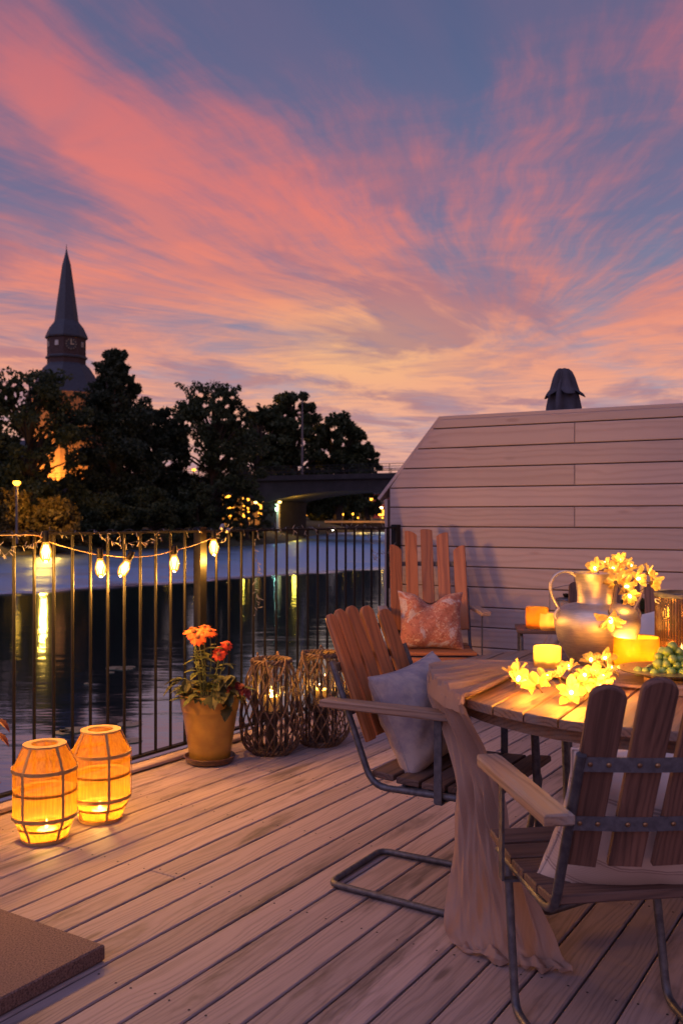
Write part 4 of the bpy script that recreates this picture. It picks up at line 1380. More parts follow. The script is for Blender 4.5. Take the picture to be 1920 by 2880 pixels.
for i, (a, b) in enumerate(zip(Lp, Rp)):
    row = []
    t_ = i / len(Lp)
    ac = b - a
    dn = ((Lp[min(i + 1, len(Lp) - 1)] + Rp[min(i + 1, len(Lp) - 1)]) - (Lp[max(i - 1, 0)] + Rp[max(i - 1, 0)]))
    nn = ac.cross(dn)
    nn = nn.normalized() if nn.length > 1e-8 else Vector((0, 0, 1))
    if t_ < 0.36 and nn.z < 0: nn = -nn
    for j in range(NS + 1):
        s_ = j / NS
        fold = math.sin(s_ * 27 + 1.3 * math.sin(t_ * 7) + 2.1 * math.sin(s_ * 5 + t_ * 3)) * 0.5 + math.sin(s_ * 88 + 2 * math.sin(t_ * 9 + s_ * 4)) * (0.42 if t_ < 0.40 else max(0.10, 0.42 - (t_ - 0.40) * 2.6)) + math.sin(s_ * 13 + t_ * 5) * 0.5
        env = min(1.0, 4 * s_ + 0.2, 4 * (1 - s_) + 0.2)
        if t_ < 0.33:
            off_ = abs(fold) * Dp[i] * 1.5 + 0.0008
        else:
            off_ = fold * Dp[i] * env
        bow = 0.03 * math.sin(PI * s_) * max(0, min(1, (t_ - 0.36) * 6)) * (-1)
        # the table rim is round: keep the turn-over outside it
        P_ = a.lerp(b, s_) + nn * off_
        if 0.25 < t_ < 0.385:
            k_ = max(0.0, 1 - abs(t_ - 0.34) / 0.10)
            rad = Vector((P_.x - TC.x, P_.y - TC.y, 0))
            want = TR + 0.004 + 0.012 * max(0, (t_ - 0.30) / 0.1)
            if rad.length < want + 0.05:
                tgt = TC + rad.normalized() * max(want if t_ > 0.305 else rad.length, rad.length)
                P_ = Vector((P_.x + (tgt.x - P_.x) * min(1, k_ * 2), P_.y + (tgt.y - P_.y) * min(1, k_ * 2), P_.z))
        if t_ > 0.42:
            e_ = min(1.0, (t_ - 0.42) * 8)
            y_ = t_ * 2.1
            cr_ = 0.006 * math.sin(s_ * 19 + y_ * 11 + 1.7 * math.sin(y_ * 6)) + 0.005 * math.sin(s_ * 8 - y_ * 17 + 2 * math.sin(s_ * 9)) + 0.003 * math.sin(s_ * 37 + y_ * 29)
            if t_ > 0.86:
                cr_ += 0.006 * math.sin(s_ * 43 + y_ * 20) * (t_ - 0.86) * 7
            P_ += nn * cr_ * e_
        P_ += Vector((-0.25, -1, 0)).normalized() * -bow
        P_.z = max(P_.z, 0.004)
        row.append(tuple(P_))
    rows.append(row)
rn_o = MB().grid(rows).build('table_runner', M['runner'])
tag(rn_o, 'sand coloured gauze runner spilling off the table onto the deck', 'table runner')

# ------------------------------------------------------------------ doorstep slab
c1 = gr(294, 2704, 0)
sl_ = thing('doorstep_slab', 'dark brown granulated slab lying on the deck at the lower left', 'slab', tuple(c1), 0)
pts = [(0, 0), tuple((-dv * 1.3)[:2]), tuple((-dv * 1.3 - nv_ * 0.9)[:2]), tuple((-nv_ * 0.9)[:2])]
MB().prism(pts[::-1], 0.001, 0.045, 0.004).build('slab_body', M['slab'], sl_)


# ------------------------------------------------------------------ candles
def tealight(label, loc, power, col=WARM, r=0.019, h=0.014, flame=0.016, group=None, cat='candle', name='tea_light', cup=True, mat='wax'):
    t = thing(name, label, cat, loc, 0, group)
    if cup:
        MB().lathe([(r, 0), (r + 0.0006, h), (r - 0.0005, h), (r - 0.0006, 0.001)], 20).build('cup', M['alu'], t)
    dp = 0.0 if cup else min(0.03, h * 0.45)      # a burnt-down pool inside the candle's own rim
    MB().lathe([(r - 0.0015, 0.0012), (r - 0.0015, h - 0.003), (r * 0.86, h - 0.003), (r * 0.8, h - 0.004 - dp), (0.004, h - 0.004 - dp), (0.0, h - 0.004 - dp)], 24).build('wax', M[mat], t)
    h -= dp
    MB().tube([(0, 0, h - 0.004), (0.0004, 0, h + 0.004)], 0.0007, 5).build('wick', M['wire'], t)
    f = flame
    MB().lathe([(0.0, 0), (f * 0.18, f * 0.18), (f * 0.24, f * 0.4), (f * 0.17, f * 0.8), (f * 0.06, f * 1.3), (0, f * 1.65)], 10, (0, 0, h + 0.001)).build('flame', M['flame'], t)
    lamp('flame_light', t, (0, 0, h + f * 0.9), power, col, 0.008)
    return t


# ------------------------------------------------------------------ bamboo lanterns
def bamboo_lantern(label, loc, rz, H=0.355, R0=0.117, rt=0.075, rb=0.082, group=None):
    t = thing('bamboo_lantern', label, 'lantern', loc, rz, group)
    z1, z2 = H * 0.27, H * 0.755
    prof = [(rb, 0.006), (R0, z1), (R0, z2), (rt, H - 0.006)]

    def rad(z):
        for (a, za), (b, zb) in zip(prof[:-1], prof[1:]):
            if za <= z <= zb:
                return a + (b - a) * (z - za) / (zb - za)
        return rt
    zs = [0.006 + (H - 0.012) * i / 30 for i in range(31)]
    MB().grid([[((rad(z) - 0.002) * math.cos(2 * PI * k / 40), (rad(z) - 0.002) * math.sin(2 * PI * k / 40), z) for k in range(40)] for z in zs], wrap=True).build('gauze_shade', M['gauze'], t)
    MB().lathe([(rt - 0.026, H - 0.003), (rt + 0.004, H - 0.003), (rt + 0.004, H + 0.003), (rt - 0.026, H + 0.003)], 40, close=True).build('top_rim', M['bamboo'], t)
    for z, w_ in ((z1, 0.013), (z2, 0.013), (0.008, 0.008)):
        MB().lathe([(rad(z), z - w_ / 2), (rad(z) + 0.003, z - w_ / 2), (rad(z) + 0.003, z + w_ / 2), (rad(z), z + w_ / 2)], 40, close=True).build('hoop', M['bamboo'], t)
    for z in (H * 0.155, H * 0.52):
        MB().lathe([(rad(z) - 0.006, z - 0.004), (rad(z) - 0.003, z - 0.004), (rad(z) - 0.003, z + 0.004), (rad(z) - 0.006, z + 0.004)], 40, close=True).build('inner_hoop', M['bamboo'], t)
    rib = MB().tube([(rad(z) + 0.0025, 0, z) for z in (0.004, z1, z2, H)], 0.005, 4, flat=(0.0018, 0.0072)).mesh('rib', M['bamboo'], False)
    for k in range(5):
        o = link('rib', rib, t); o.rotation_euler = (0, 0, 2 * PI * k / 5)
    MB().lathe([(rb, 0.0), (rb, 0.006), (0, 0.006)], 40).build('base', M['bamboo'], t)
    return t


LG = 'amber bamboo lanterns on the deck'
g1, g2 = Vector((-1.105, 3.445, 0)), Vector((-0.957, 3.675, 0))
bamboo_lantern('front amber bamboo lantern at the left of the deck', tuple(g1), R(-112), group=LG)
bamboo_lantern('rear amber bamboo lantern nearer the flower pot', tuple(g2), R(-60), group=LG)
tealight('tea light burning inside the front bamboo lantern', (g1.x + .01, g1.y - .01, 0.0065), 10, r=0.036, h=0.035, flame=0.024, col=(1.0, 0.52, 0.09))
tealight('tea light burning inside the rear bamboo lantern', (g2.x + .0, g2.y - .01, 0.0065), 10, r=0.036, h=0.035, flame=0.022, col=(1.0, 0.52, 0.09))


# ------------------------------------------------------------------ willow lanterns
def willow_lantern(label, loc, rz, H=0.49, RM=0.150, group=None, seed=1):
    rg = random.Random(seed)
    t = thing('wicker_lantern', label, 'lantern', loc, rz, group)

    def rad(z):
        k = z / H
        return np.interp(k, [0, .08, .2, .4, .62, .8, .92, 1.0], [.088, .130, .150, .151, .138, .117, .096, .091]).item() * RM / 0.142
    for k in range(18):
        for s_ in (-1, 1):
            a0 = 2 * PI * (k + rg.uniform(-.12, .12)) / 18
            tw = s_ * R(84 + rg.uniform(-8, 8))
            dr = 0.003 if s_ > 0 else -0.003
            pts = []
            for i in range(19):
                q_ = i / 18
                z = 0.012 + (H - 0.03) * q_
                a = a0 + tw * (q_ - 0.5)
                r_ = rad(z) + dr * math.cos(i * 1.7 + k)
                pts.append((r_ * math.cos(a), r_ * math.sin(a), z))
            MB().tube(pts, 0.0040, 5).build('cane', M['wicker'], t)
    for k in range(14):
        a = 2 * PI * k / 14
        pts = [(0.080 * math.cos(a), 0.080 * math.sin(a), z) for z in (0.02, H * .3, H * .6, H - 0.05)]
        MB().tube(pts, 0.0065, 6).build('upright_rod', M['wicker_dark'], t)
    # twisted rim and foot
    for z0, r0_, nm, th in ((H - 0.022, 0.093 * RM / .142, 'rim', 0.010), (0.010, 0.090, 'foot_ring', 0.012)):
        mb = MB()
        for ph in range(3):
            pts = []
            for i in range(60):
                a = 2 * PI * i / 60
                b = a * 9 + ph * 2 * PI / 3
                pts.append(((r0_ + th * 0.5 * math.cos(b)) * math.cos(a), (r0_ + th * 0.5 * math.cos(b)) * math.sin(a), z0 + th * 0.9 * math.sin(b)))
            mb.tube(pts, th * 0.62, 5, closed=True)
        mb.build(nm, M['wicker'], t)
    MB().lathe([(0.088, 0.006), (0.088, 0.016), (0, 0.016)], 24).build('base', M['wicker_dark'], t)
    MB().lathe([(0.052, 0.212), (0.055, 0.214), (0.055, 0.40), (0.0525, 0.40), (0.0525, 0.216)], 28).build('glass_cylinder', M['clear_glass'], t)
    MB().lathe([(0.068, 0.18), (0.068, 0.2105), (0, 0.2105)], 20).build('candle_tray', M['wicker_dark'], t)
    MB().tube([(0, 0, 0.016), (0, 0, 0.18)], 0.03, 8).build('tray_post', M['wicker_dark'], t)
    # two drooping rope handles
    for a in (R(25), R(205)):
        mb = MB()
        c = Vector((math.cos(a), math.sin(a), 0)); tg = Vector((-math.sin(a), math.cos(a), 0))
        rr = 0.104
        key = [c * rr * .88 + tg * 0.058 + Vector((0, 0, H - .03)), c * (rr + .012) * .93 + tg * 0.052 + Vector((0, 0, H + .004)), c * (rr + .022) + tg * 0.040 + Vector((0, 0, H - .04)), c * (rr + .028) + tg * 0.0 + Vector((0, 0, H - .105)),
               c * (rr + .022) - tg * 0.040 + Vector((0, 0, H - .04)), c * (rr + .012) * .93 - tg * 0.052 + Vector((0, 0, H + .004)), c * rr * .88 - tg * 0.058 + Vector((0, 0, H - .03))]
        sp = spline(key, 10)
        for ph in range(2):
            pts = []
            for i, q_ in enumerate(sp):
                b = i * 0.9 + ph * PI
                pts.append(q_ + c * 0.0032 * math.cos(b) + Vector((0, 0, 1)) * 0.0032 * math.sin(b))
            mb.tube(pts, 0.0038, 5)
        mb.build('rope_handle', M['rope'], t)
    return t


WG = 'willow lanterns along the railing'
w1, w2 = Vector((-0.357, 4.715, 0)), Vector((-0.108, 4.895, 0))
willow_lantern('willow lattice lantern next to the flower pot', tuple(w1), R(-100), group=WG, seed=2)
willow_lantern('willow lattice lantern half behind the orange brown chair', tuple(w2), R(-140), H=0.498, group=WG, seed=5)
for wv_, lab in ((w1, 'candle burning in the willow lantern by the flower pot'), (w2, 'candle burning in the willow lantern behind the chair')):
    tealight(lab, (wv_.x, wv_.y, 0.218), 17.0, r=0.042, h=0.075, flame=0.036, cup=False, name='pillar_candle', group='candles in the willow lanterns')

# ------------------------------------------------------------------ flower pot, saucer and planting
PT = Vector((-0.645, 4.535, 0))
sa = tag(MB().lathe([(0.095, 0.001), (0.112, 0.006), (0.122, 0.03), (0.127, 0.033), (0.122, 0.036), (0.112, 0.02), (0.0, 0.014)], 40).build('saucer', M['saucer']), 'glazed brown saucer under the ochre flower pot', 'saucer')
sa.location = PT
pot = thing('flower_pot', 'ochre glazed flower pot standing by the railing', 'flower pot', (PT.x, PT.y, 0.0145))
PH = 0.325
MB().lathe([(0.096, 0), (0.099, 0.004), (0.128, 0.20), (0.1345, 0.238), (0.138, 0.242), (0.1395, 0.25), (0.149, PH - 0.012), (0.153, PH - 0.008), (0.153, PH), (0.147, PH + 0.001), (0.143, PH - 0.006), (0.13, 0.23), (0.11, 0.1)], 44).build('pot_wall', M['terracotta'], pot)
MB().lathe([(0.1405, PH - 0.022), (0.05, PH - 0.012), (0, PH - 0.014)], 30).build('soil', M['soil'], pot)

M['plant_leaf'] = leaf_mat('plant_leaf', (0.06, 0.10, 0.025, 1), (0.16, 0.16, 0.04, 1), 0.35, 20.0)
M['plant_leaf_dark'] = leaf_mat('plant_leaf_dark', (0.03, 0.045, 0.02, 1), (0.09, 0.08, 0.03, 1), 0.3, 20.0)
M['coleus'] = leaf_mat('red_leaf', (0.20, 0.02, 0.02, 1), (0.10, 0.012, 0.016, 1), 0.3, 30.0)
M['stem'] = simple('green_stem', (0.13, 0.16, 0.05, 1), (0.1, 0.12, 0.04, 1), rough=0.6)
M['orange_petal'] = leaf_mat('orange_petal', (0.75, 0.16, 0.02, 1), (0.62, 0.09, 0.015, 1), 0.3, 40.0, 0.5)
M['red_petal'] = leaf_mat('red_petal', (0.62, 0.07, 0.02, 1), (0.45, 0.035, 0.015, 1), 0.3, 40.0, 0.5)
M['flower_eye'] = simple('flower_eye', (0.12, 0.035, 0.015, 1), (0.25, 0.08, 0.02, 1), rough=0.9, scale=200, bump=0.8)


def leaf_mesh(name, L, W, mat, lobes=0, droop=0.35, serr=0.0):
    """pointed leaf from the origin along +X, midrib valley and a droop"""
    rows_ = []
    n_ = 9
    for i in range(n_ + 1):
        k = i / n_
        w_ = W / 2 * (math.sin(PI * min(1, k * 0.98 + 0.02)) ** 0.8) * (1.15 - 0.45 * k)
        if serr and i % 2: w_ *= 1 - serr
        z0 = -droop * L * k * k
        rows_.append([(L * k, -w_, z0 + 0.12 * w_), (L * k, -w_ * .5, z0 + 0.01 * L), (L * k, 0, z0 - 0.07 * W), (L * k, w_ * .5, z0 + 0.01 * L), (L * k, w_, z0 + 0.12 * w_)])
    return MB().grid(rows_).mesh(name, mat)


def put_leaf(me, parent, p, dirv, up=(0, 0, 1), sc=1.0):
    o = link('leaf', me, parent)
    frame(o, p, dirv, up)
    o.scale = (sc, sc, sc)
    return o


fp = thing('flowering_plant', 'orange and red daisy like flowers with trailing leaves in the pot', 'plant', (PT.x, PT.y, 0.0145 + PH - 0.014))
lf1 = leaf_mesh('leaf', 0.11, 0.046, M['plant_leaf'], serr=0.12)
lf2 = leaf_mesh('leaf', 0.085, 0.066, M['plant_leaf_dark'], serr=0.2, droop=0.5)
lf3 = leaf_mesh('leaf', 0.062, 0.046, M['coleus'], serr=0.25, droop=0.5)
base_z = 0.0145 + PH - 0.014


def flower(p, nrm, r_, pm, parent, npet=13, seed=0):
    rg = random.Random(seed)
    pet = MB()
    rows_ = []
    for i in range(6):
        k = i / 5
        w_ = r_ * 0.20 * math.sin(PI * (0.18 + 0.78 * k)) ** 0.7
        rows_.append([(r_ * (0.14 + 0.86 * k), -w_, -0.12 * r_ * k * k), (r_ * (0.14 + 0.86 * k), 0, 0.04 * r_ - 0.16 * r_ * k * k), (r_ * (0.14 + 0.86 * k), w_, -0.12 * r_ * k * k)])
    me = pet.grid(rows_).mesh('petal', pm)
    eye = MB().lathe([(r_ * .24, -0.004), (r_ * .26, 0.004), (r_ * .18, r_ * .17), (0, r_ * .22)], 14).build('flower_head', M['flower_eye'], parent)
    x = Vector(nrm).orthogonal()
    frame(eye, p, x, nrm)
    for ring in (0, 1):
        for k in range(npet):
            o = link('petal', me, eye)
            o.rotation_euler = (0, R(12 + 16 * ring + rg.uniform(-8, 10)), 2 * PI * (k + 0.5 * ring) / npet + rg.uniform(-.08, .08))
            o.location = (0, 0, -0.001 * ring)
            sc = rg.uniform(0.85, 1.08) * (1 if ring == 0 else 0.9)
            o.scale = (sc, sc, sc)
    return eye


FL = [((545, 1776), 0.052, 'orange_petal', -0.02, (0.1, -0.5, 1)), ((590, 1774), 0.046, 'orange_petal', 0.03, (0.2, -0.45, 1)), ((556, 1792), 0.050, 'orange_petal', -0.05, (-0.1, -0.8, 0.8)), ((538, 1768), 0.04, 'orange_petal', 0.04, (-0.3, -0.2, 1)),
      ((575, 1762), 0.042, 'orange_petal', 0.06, (0, -0.3, 1)), ((622, 1828), 0.042, 'red_petal', 0.02, (0.3, -0.8, 0.7)), ((614, 1840), 0.038, 'red_petal', -0.03, (-0.1, -0.9, 0.5)), ((640, 1812), 0.036, 'red_petal', 0.03, (0.5, -0.6, 0.8))]
for i, ((px, py), r_, pm, dy, nr) in enumerate(FL):
    P_ = at(px, py, PT.y + dy) - Vector((PT.x, PT.y, base_z))
    root = Vector((P_.x * 0.35 - 0.01, P_.y * 0.3, 0))
    sp = spline([root, root.lerp(P_, 0.5) + Vector((random.uniform(-.012, .012), random.uniform(-.01, .01), 0.01)), P_ - Vector((0, 0, 0.004))], 6)
    MB().tube(sp, [0.0032 - 0.001 * k / len(sp) for k in range(len(sp))], 6).build('stem', M['stem'], fp)
    flower(P_, nr, r_, M[pm], fp, seed=i)
    for q_ in range(5 if i < 5 else 4):
        k = 0.25 + 0.13 * q_ + random.uniform(-.03, .03)
        p0 = sp[int(k * (len(sp) - 1))]
        a = random.uniform(0, 2 * PI)
        put_leaf(lf1, fp, p0, (math.cos(a), math.sin(a), random.uniform(-.05, .5)), sc=random.uniform(0.6, 1.0))
for i in range(100):
    a = random.uniform(0, 2 * PI)
    r_ = 0.13 * math.sqrt(random.random()) + 0.015
    h_ = random.uniform(0.01, 0.075) * (1.25 - r_ / 0.16)
    p0 = Vector((r_ * math.cos(a), r_ * math.sin(a), h_))
    put_leaf(lf1 if i % 3 == 0 else lf2, fp, p0, (math.cos(a) + random.uniform(-.5, .5), math.sin(a) + random.uniform(-.5, .5), random.uniform(-.25, .45)), sc=random.uniform(0.55, 0.95))
# trailing shoots on the right and the front, dark red leaves at far right
for (px, py, ln) in ((660, 1905, 7), (690, 1935, 8), (645, 1960, 6), (705, 1945, 6), (500, 1920, 5), (640, 1985, 6)):
    P_ = at(px, py, PT.y - 0.09) - Vector((PT.x, PT.y, base_z))
    st = Vector((P_.x * 0.5, -0.06, 0.02))
    md = st.lerp(P_, 0.5) + Vector((0, 0, 0.045))
    sp = spline([st, md, P_], 6)
    MB().tube(sp, 0.0016, 5).build('stem', M['stem'], fp)
    for q_ in range(ln):
        p0 = sp[int((0.35 + 0.65 * q_ / (ln - 1)) * (len(sp) - 1))]
        put_leaf(lf3 if px > 680 else lf2, fp, p0, (random.uniform(-1, 1), random.uniform(-1, 0.2), random.uniform(-.7, .2)), sc=random.uniform(0.6, 1.0))

# red leaved plant beyond the left edge, two leaves reaching into view
cp = Vector((-1.42, 3.46, 0))
po = thing('planter', 'dark planter with a red leaved plant beyond the left edge', 'flower pot', tuple(cp))
MB().lathe([(0.08, 0.001), (0.10, 0.2), (0.105, 0.21), (0.098, 0.21), (0.09, 0.18)], 30).build('pot_wall', M['saucer'], po)
MB().lathe([(0.092, 0.19), (0, 0.195)], 20).build('soil', M['soil'], po)
rp = thing('red_leaf_plant', 'dark red leaves of a plant reaching in at the left edge', 'plant', (cp.x, cp.y, 0.194))
lr = leaf_mesh('leaf', 0.085, 0.055, M['coleus'], serr=0.2, droop=0.5)
for i in range(26):
    a = random.uniform(0, 2 * PI)
    hz_ = random.uniform(0.04, 0.24)
    r_ = random.uniform(0.0, 0.07)
    put_leaf(lr, rp, (r_ * math.cos(a), r_ * math.sin(a), hz_), (math.cos(a), math.sin(a), random.uniform(-.2, .3)), sc=random.uniform(.7, 1.1))
for (px, py) in ((-12, 2022), (-14, 2062)):
    P_ = at(px, py, 3.42) - Vector((cp.x, cp.y, 0.194))
    put_leaf(lr, rp, P_, (1, -0.3, -0.2), sc=0.8)
MB().tube([(0, 0, 0), (0.01, 0, 0.12), (0.03, -0.01, 0.24)], 0.004, 6).build('stem', M['stem'], rp)
MB().tube([(0.01, 0, 0.1), (0.05, -0.02, 0.17), (0.085, -0.03, 0.18)], 0.003, 6).build('stem', M['stem'], rp)

# little recessed deck light by the pot
dl = thing('deck_light', 'small shiny dome light set in the deck by the flower pot', 'deck light', tuple(gr(453, 2145, 0.0)))
MB().lathe([(0.030, 0.0005), (0.029, 0.003), (0.021, 0.004)], 24).build('ring', M['alu'], dl)
MB().lathe([(0.021, 0.002), (0.016, 0.011), (0.0, 0.015)], 20).build('dome', M['clear_plastic'], dl)


# ------------------------------------------------------------------ festoon of filament bulbs on the railing
def sag_pts(px_list, off):
    return [on_rail(px, py, off) for px, py in px_list]


fs = thing('festoon_lights', 'festoon of glowing filament bulbs strung along the railing', 'string lights', tuple(r0))
fs.rotation_euler = rail.rotation_euler
OFF = 0.055
cab = sag_pts([(-420, 1560), (-250, 1500), (-90, 1506), (20, 1505), (103, 1506), (150, 1528), (250, 1555), (300, 1562), (365, 1567), (430, 1562), (482, 1550), (540, 1535), (582, 1519), (600, 1508), (625, 1493)], OFF)
MB().tube(spline(cab, 6), 0.0026, 6).build('cable', M['cable'], fs)
sock = MB().lathe([(0.0, 0.034), (0.010, 0.033), (0.0125, 0.026), (0.0125, 0.0), (0.0105, -0.006)], 14).mesh('socket', M['black_iron'])
bulb = MB().lathe([(0.0095, -0.002), (0.012, -0.010), (0.0195, -0.030), (0.0215, -0.046), (0.0185, -0.064), (0.0105, -0.075), (0.0, -0.079)], 20).mesh('bulb', M['bulb_glass'])
fil = MB()
for k in range(4):
    a = k * PI / 2
    fil.tube([(0.0085 * math.cos(a), 0.0085 * math.sin(a), -0.016), (0.0178 * math.cos(a + .3), 0.0178 * math.sin(a + .3), -0.040), (0.010 * math.cos(a + .6), 0.010 * math.sin(a + .6), -0.066)], 0.0014, 5)
film = fil.mesh('filament', M['filament'])
glowm = MB().lathe([(0.0, -0.012), (0.004, -0.018), (0.0085, -0.032), (0.0090, -0.046), (0.005, -0.060), (0.0, -0.064)], 14).mesh('glow_column', M['bulb_glow'])
BULBS = [(-250, 1520, 0, 0), (-90, 1530, 0, 0), (129, 1520, 0, 0), (281, 1566, 0.06, 0), (362, 1572, -0.5, 0.1), (490, 1556, 0, 0), (600, 1512, 0.05, 0)]
for px, py, tilt, tilt2 in BULBS:
    p = on_rail(px, py, OFF + 0.004)
    so_ = link('socket', sock, fs)
    so_.location = p
    so_.rotation_euler = (tilt2, -tilt, 0)
    so_.scale = (1.2, 1.2, 1.2)
    b_ = link('bulb', bulb, so_)
    link('filament', film, so_)
    link('glow_column', glowm, so_)
    lamp('bulb_light', so_, (0, 0, -0.100), 16.0, (1.0, 0.43, 0.06), 0.018)
# two capped ends tied above the rail
for px, py, an in ((624, 1482, 0.9), (640, 1492, 1.3)):
    p = on_rail(px, py, 0.012)
    o = MB().lathe([(0.006, -0.02), (0.0105, -0.016), (0.0115, 0.012), (0.009, 0.018), (0, 0.019)], 12).build('end_cap', M['clear_plastic'], fs)
    o.location = p
    o.rotation_euler = (0, an, 0.3)

# ------------------------------------------------------------------ unlit fairy lights wound on the top rail
fy = thing('fairy_lights', 'unlit fairy lights wound thinly round the top rail', 'string lights', tuple(r0))
fy.rotation_euler = rail.rotation_euler
wire_pts, tips = [], []
rg = random.Random(11)
for i in range(420):
    t_ = -1.0 + i * 0.0098
    a = i * 0.55
    wire_pts.append((t_, 0.020 * math.cos(a), RZ1 + 0.004 + 0.018 * math.sin(a)))
    dense = (t_ < 1.45 and rg.random() < 0.26) or (1.8 < t_ < 2.9 and rg.random() < 0.5) or rg.random() < 0.05
    if dense:
        tips.append((wire_pts[-1], (rg.uniform(-1, 1), rg.uniform(-1.0, 0.4), rg.choice((-1, -1, 1)) * rg.uniform(0.4, 1.0))))
MB().tube(wire_pts, 0.0011, 4).build('wire', M['wire'], fy)
# loose loops and dangling ends
loops = [[(300, 1500), (318, 1524), (350, 1530), (385, 1523), (420, 1526), (452, 1512)], [(-10, 1520), (12, 1560), (40, 1538), (75, 1535), (103, 1525)],
         [(726, 1492), (716, 1545), (726, 1600), (714, 1650), (730, 1690), (716, 1730)], [(1030, 1490), (1045, 1535), (1052, 1575), (1062, 1556), (1085, 1555), (1108, 1530)], [(600, 1500), (610, 1530), (640, 1505)]]
for lp in loops:
    sp = spline([on_rail(px, py, 0.02) for px, py in lp], 12)
    MB().tube(sp, 0.0011, 4).build('wire', M['wire'], fy)
    for q_ in sp[::2]:
        if rg.random() < 0.75:
            tips.append((tuple(q_), (rg.uniform(-1, 1), rg.uniform(-.8, .2), rg.uniform(-1, 0.6))))
for t_ in np.arange(0.5, 1.05, 0.03):
    pass
mb = MB()
for p, dr in tips:
    d_ = Vector(dr).normalized()
    a = Vector(p)
    mb.tube([a, a + d_ * 0.012, a + d_ * 0.026], [0.0010, 0.0017, 0.0015], 5)
lo = mb.build('lamp_tips', M['clear_plastic'], fy)
tag(lo, kind='stuff')

# ------------------------------------------------------------------ closed parasol beyond the wall
pp = at(1582, 1100, 7.35)
PX0 = thing('closed_parasol', 'closed slate grey parasol standing behind the clad wall', 'parasol', (pp.x, pp.y, 0))
MB().tube([(0, 0, 0.06), (0, 0, 2.33)], 0.019, 10).build('pole', M['steel'], PX0)
MB().lathe([(0.26, 0), (0.26, 0.04), (0.05, 0.07), (0.03, 0.3)], 24).build('base', M['concrete'], PX0)
zt = at(0, 1037, 7.35).z


def folds(prof, n_, amp, ph, rag):
    rows_ = []
    for r_, z in prof:
        row = []
        for k in range(96):
            a = 2 * PI * k / 96
            f_ = math.cos(n_ * a + ph) + 0.35 * math.cos((n_ + 3) * a + 2 * ph)
            row.append(((r_ * (1 + amp * f_)) * math.cos(a), (r_ * (1 + amp * f_)) * math.sin(a), z + rag * f_ * max(0, (zt - z) / 0.45)))
        rows_.append(row)
    return rows_


MB().grid(folds([(0.0, zt + .002), (0.035, zt), (0.055, zt - .02), (0.072, zt - .06), (0.088, zt - .12), (0.098, zt - .155), (0.122, zt - .178), (0.132, zt - .20)], 5, 0.26, 0.6, -0.05), wrap=True).build('top_vent', M['umbrella'], PX0)
MB().grid(folds([(0.02, zt - .05), (0.07, zt - .13), (0.098, zt - .20), (0.115, zt - .30), (0.128, zt - .42), (0.12, zt - .9), (0.10, zt - 1.25)], 6, 0.22, 0.2, 0.0), wrap=True).build('canopy', M['umbrella'], PX0)

# ------------------------------------------------------------------ side table at the wall with two candle glasses and a lidded jar
sp_ = at(1500, 1765, 5.45)
STZ = sp_.z
st = thing('side_table', 'low slatted side table against the wall holding candles', 'side table', (sp_.x + 0.16, sp_.y, 0), R(-8))
for i in range(4):
    o = plank_mb(0.52, 0.078, 0.02).build('slat', M['seat_wood'], st)
    frame(o, (-0.26, -0.13 + i * 0.084, STZ - 0.02), (1, 0, 0))
for x in (-0.235, 0.235):
    MB().tube(fillet([(x, -0.15, 0.0), (x, -0.15, STZ - 0.034), (x, 0.15, STZ - 0.034), (x, 0.15, 0.0)], 0.04), 0.0105, 8).build('leg_frame', M['steel'], st)
MB().tube([(-0.235, 0.0, STZ - 0.034), (0.235, 0.0, STZ - 0.034)], 0.0085, 8).build('cross_bar', M['steel'], st)


def candle_glass(label, c, r_, h_, mat, power, group, wax=0.3, n_=36, bulge=0.0, flame=0.02):
    t = thing('candle_glass', label, 'candle holder', tuple(c), 0, group)
    th = 0.0035
    prof = [(r_ * 0.93, 0.0005), (r_ * (0.99 + bulge * .5), h_ * 0.08), (r_ * (1 + bulge), h_ * 0.45), (r_, h_ * 0.96), (r_ - th * .3, h_), (r_ - th, h_ * 0.985), (r_ * (1 + bulge) - th, h_ * 0.45), (r_ * .97 - th, h_ * .1), (0, h_ * .07)]
    MB().lathe(prof, n_).build('glass_wall', M[mat], t)
    k = tealight('candle burning in the ' + label, (c[0], c[1], c[2] + h_ * .075), power, r=min(0.03, r_ * 0.6), h=h_ * wax, flame=flame, cup=False, name='wax_candle', group='candles in glasses')
    return t


CG = 'glass candle holders'
pz = lambda px, py, Y: at(px, py, Y)
c0 = at(1510, 1758, 5.42); c0.z = STZ
candle_glass('tall amber glass on the side table', c0, 0.066, 0.122, 'amber_glass', 4.5, CG, 0.25)
c0 = at(1541, 1768, 5.33); c0.z = STZ
candle_glass('small round amber glass beside the tall amber glass', c0, 0.046, 0.095, 'cream_glass', 3.0, CG, 0.3, bulge=0.12)
jr = at(1592, 1750, 5.55); jr.z = STZ
jar = thing('lidded_jar', 'clear glass jar with a knobbed lid behind the vase', 'jar', tuple(jr))
MB().lathe([(0.062, 0.001), (0.064, 0.02), (0.064, 0.15), (0.061, 0.15), (0.061, 0.02)], 30).build('glass_wall', M['clear_glass'], jar)
MB().lathe([(0.068, 0.150), (0.070, 0.156), (0.066, 0.163), (0.03, 0.168), (0.0, 0.169)], 30).build('lid', M['strap'], jar)
MB().lathe([(0.012, 0.169), (0.02, 0.18), (0.022, 0.19), (0.0, 0.194)], 16).build('knob', M['black_iron'], jar)
MB().tube(fillet([(-0.066, 0, 0.03), (-0.10, 0, 0.05), (-0.10, 0, 0.22), (0.02, 0, 0.245)], 0.03), 0.0022, 6).build('wire_handle', M['strap'], jar)

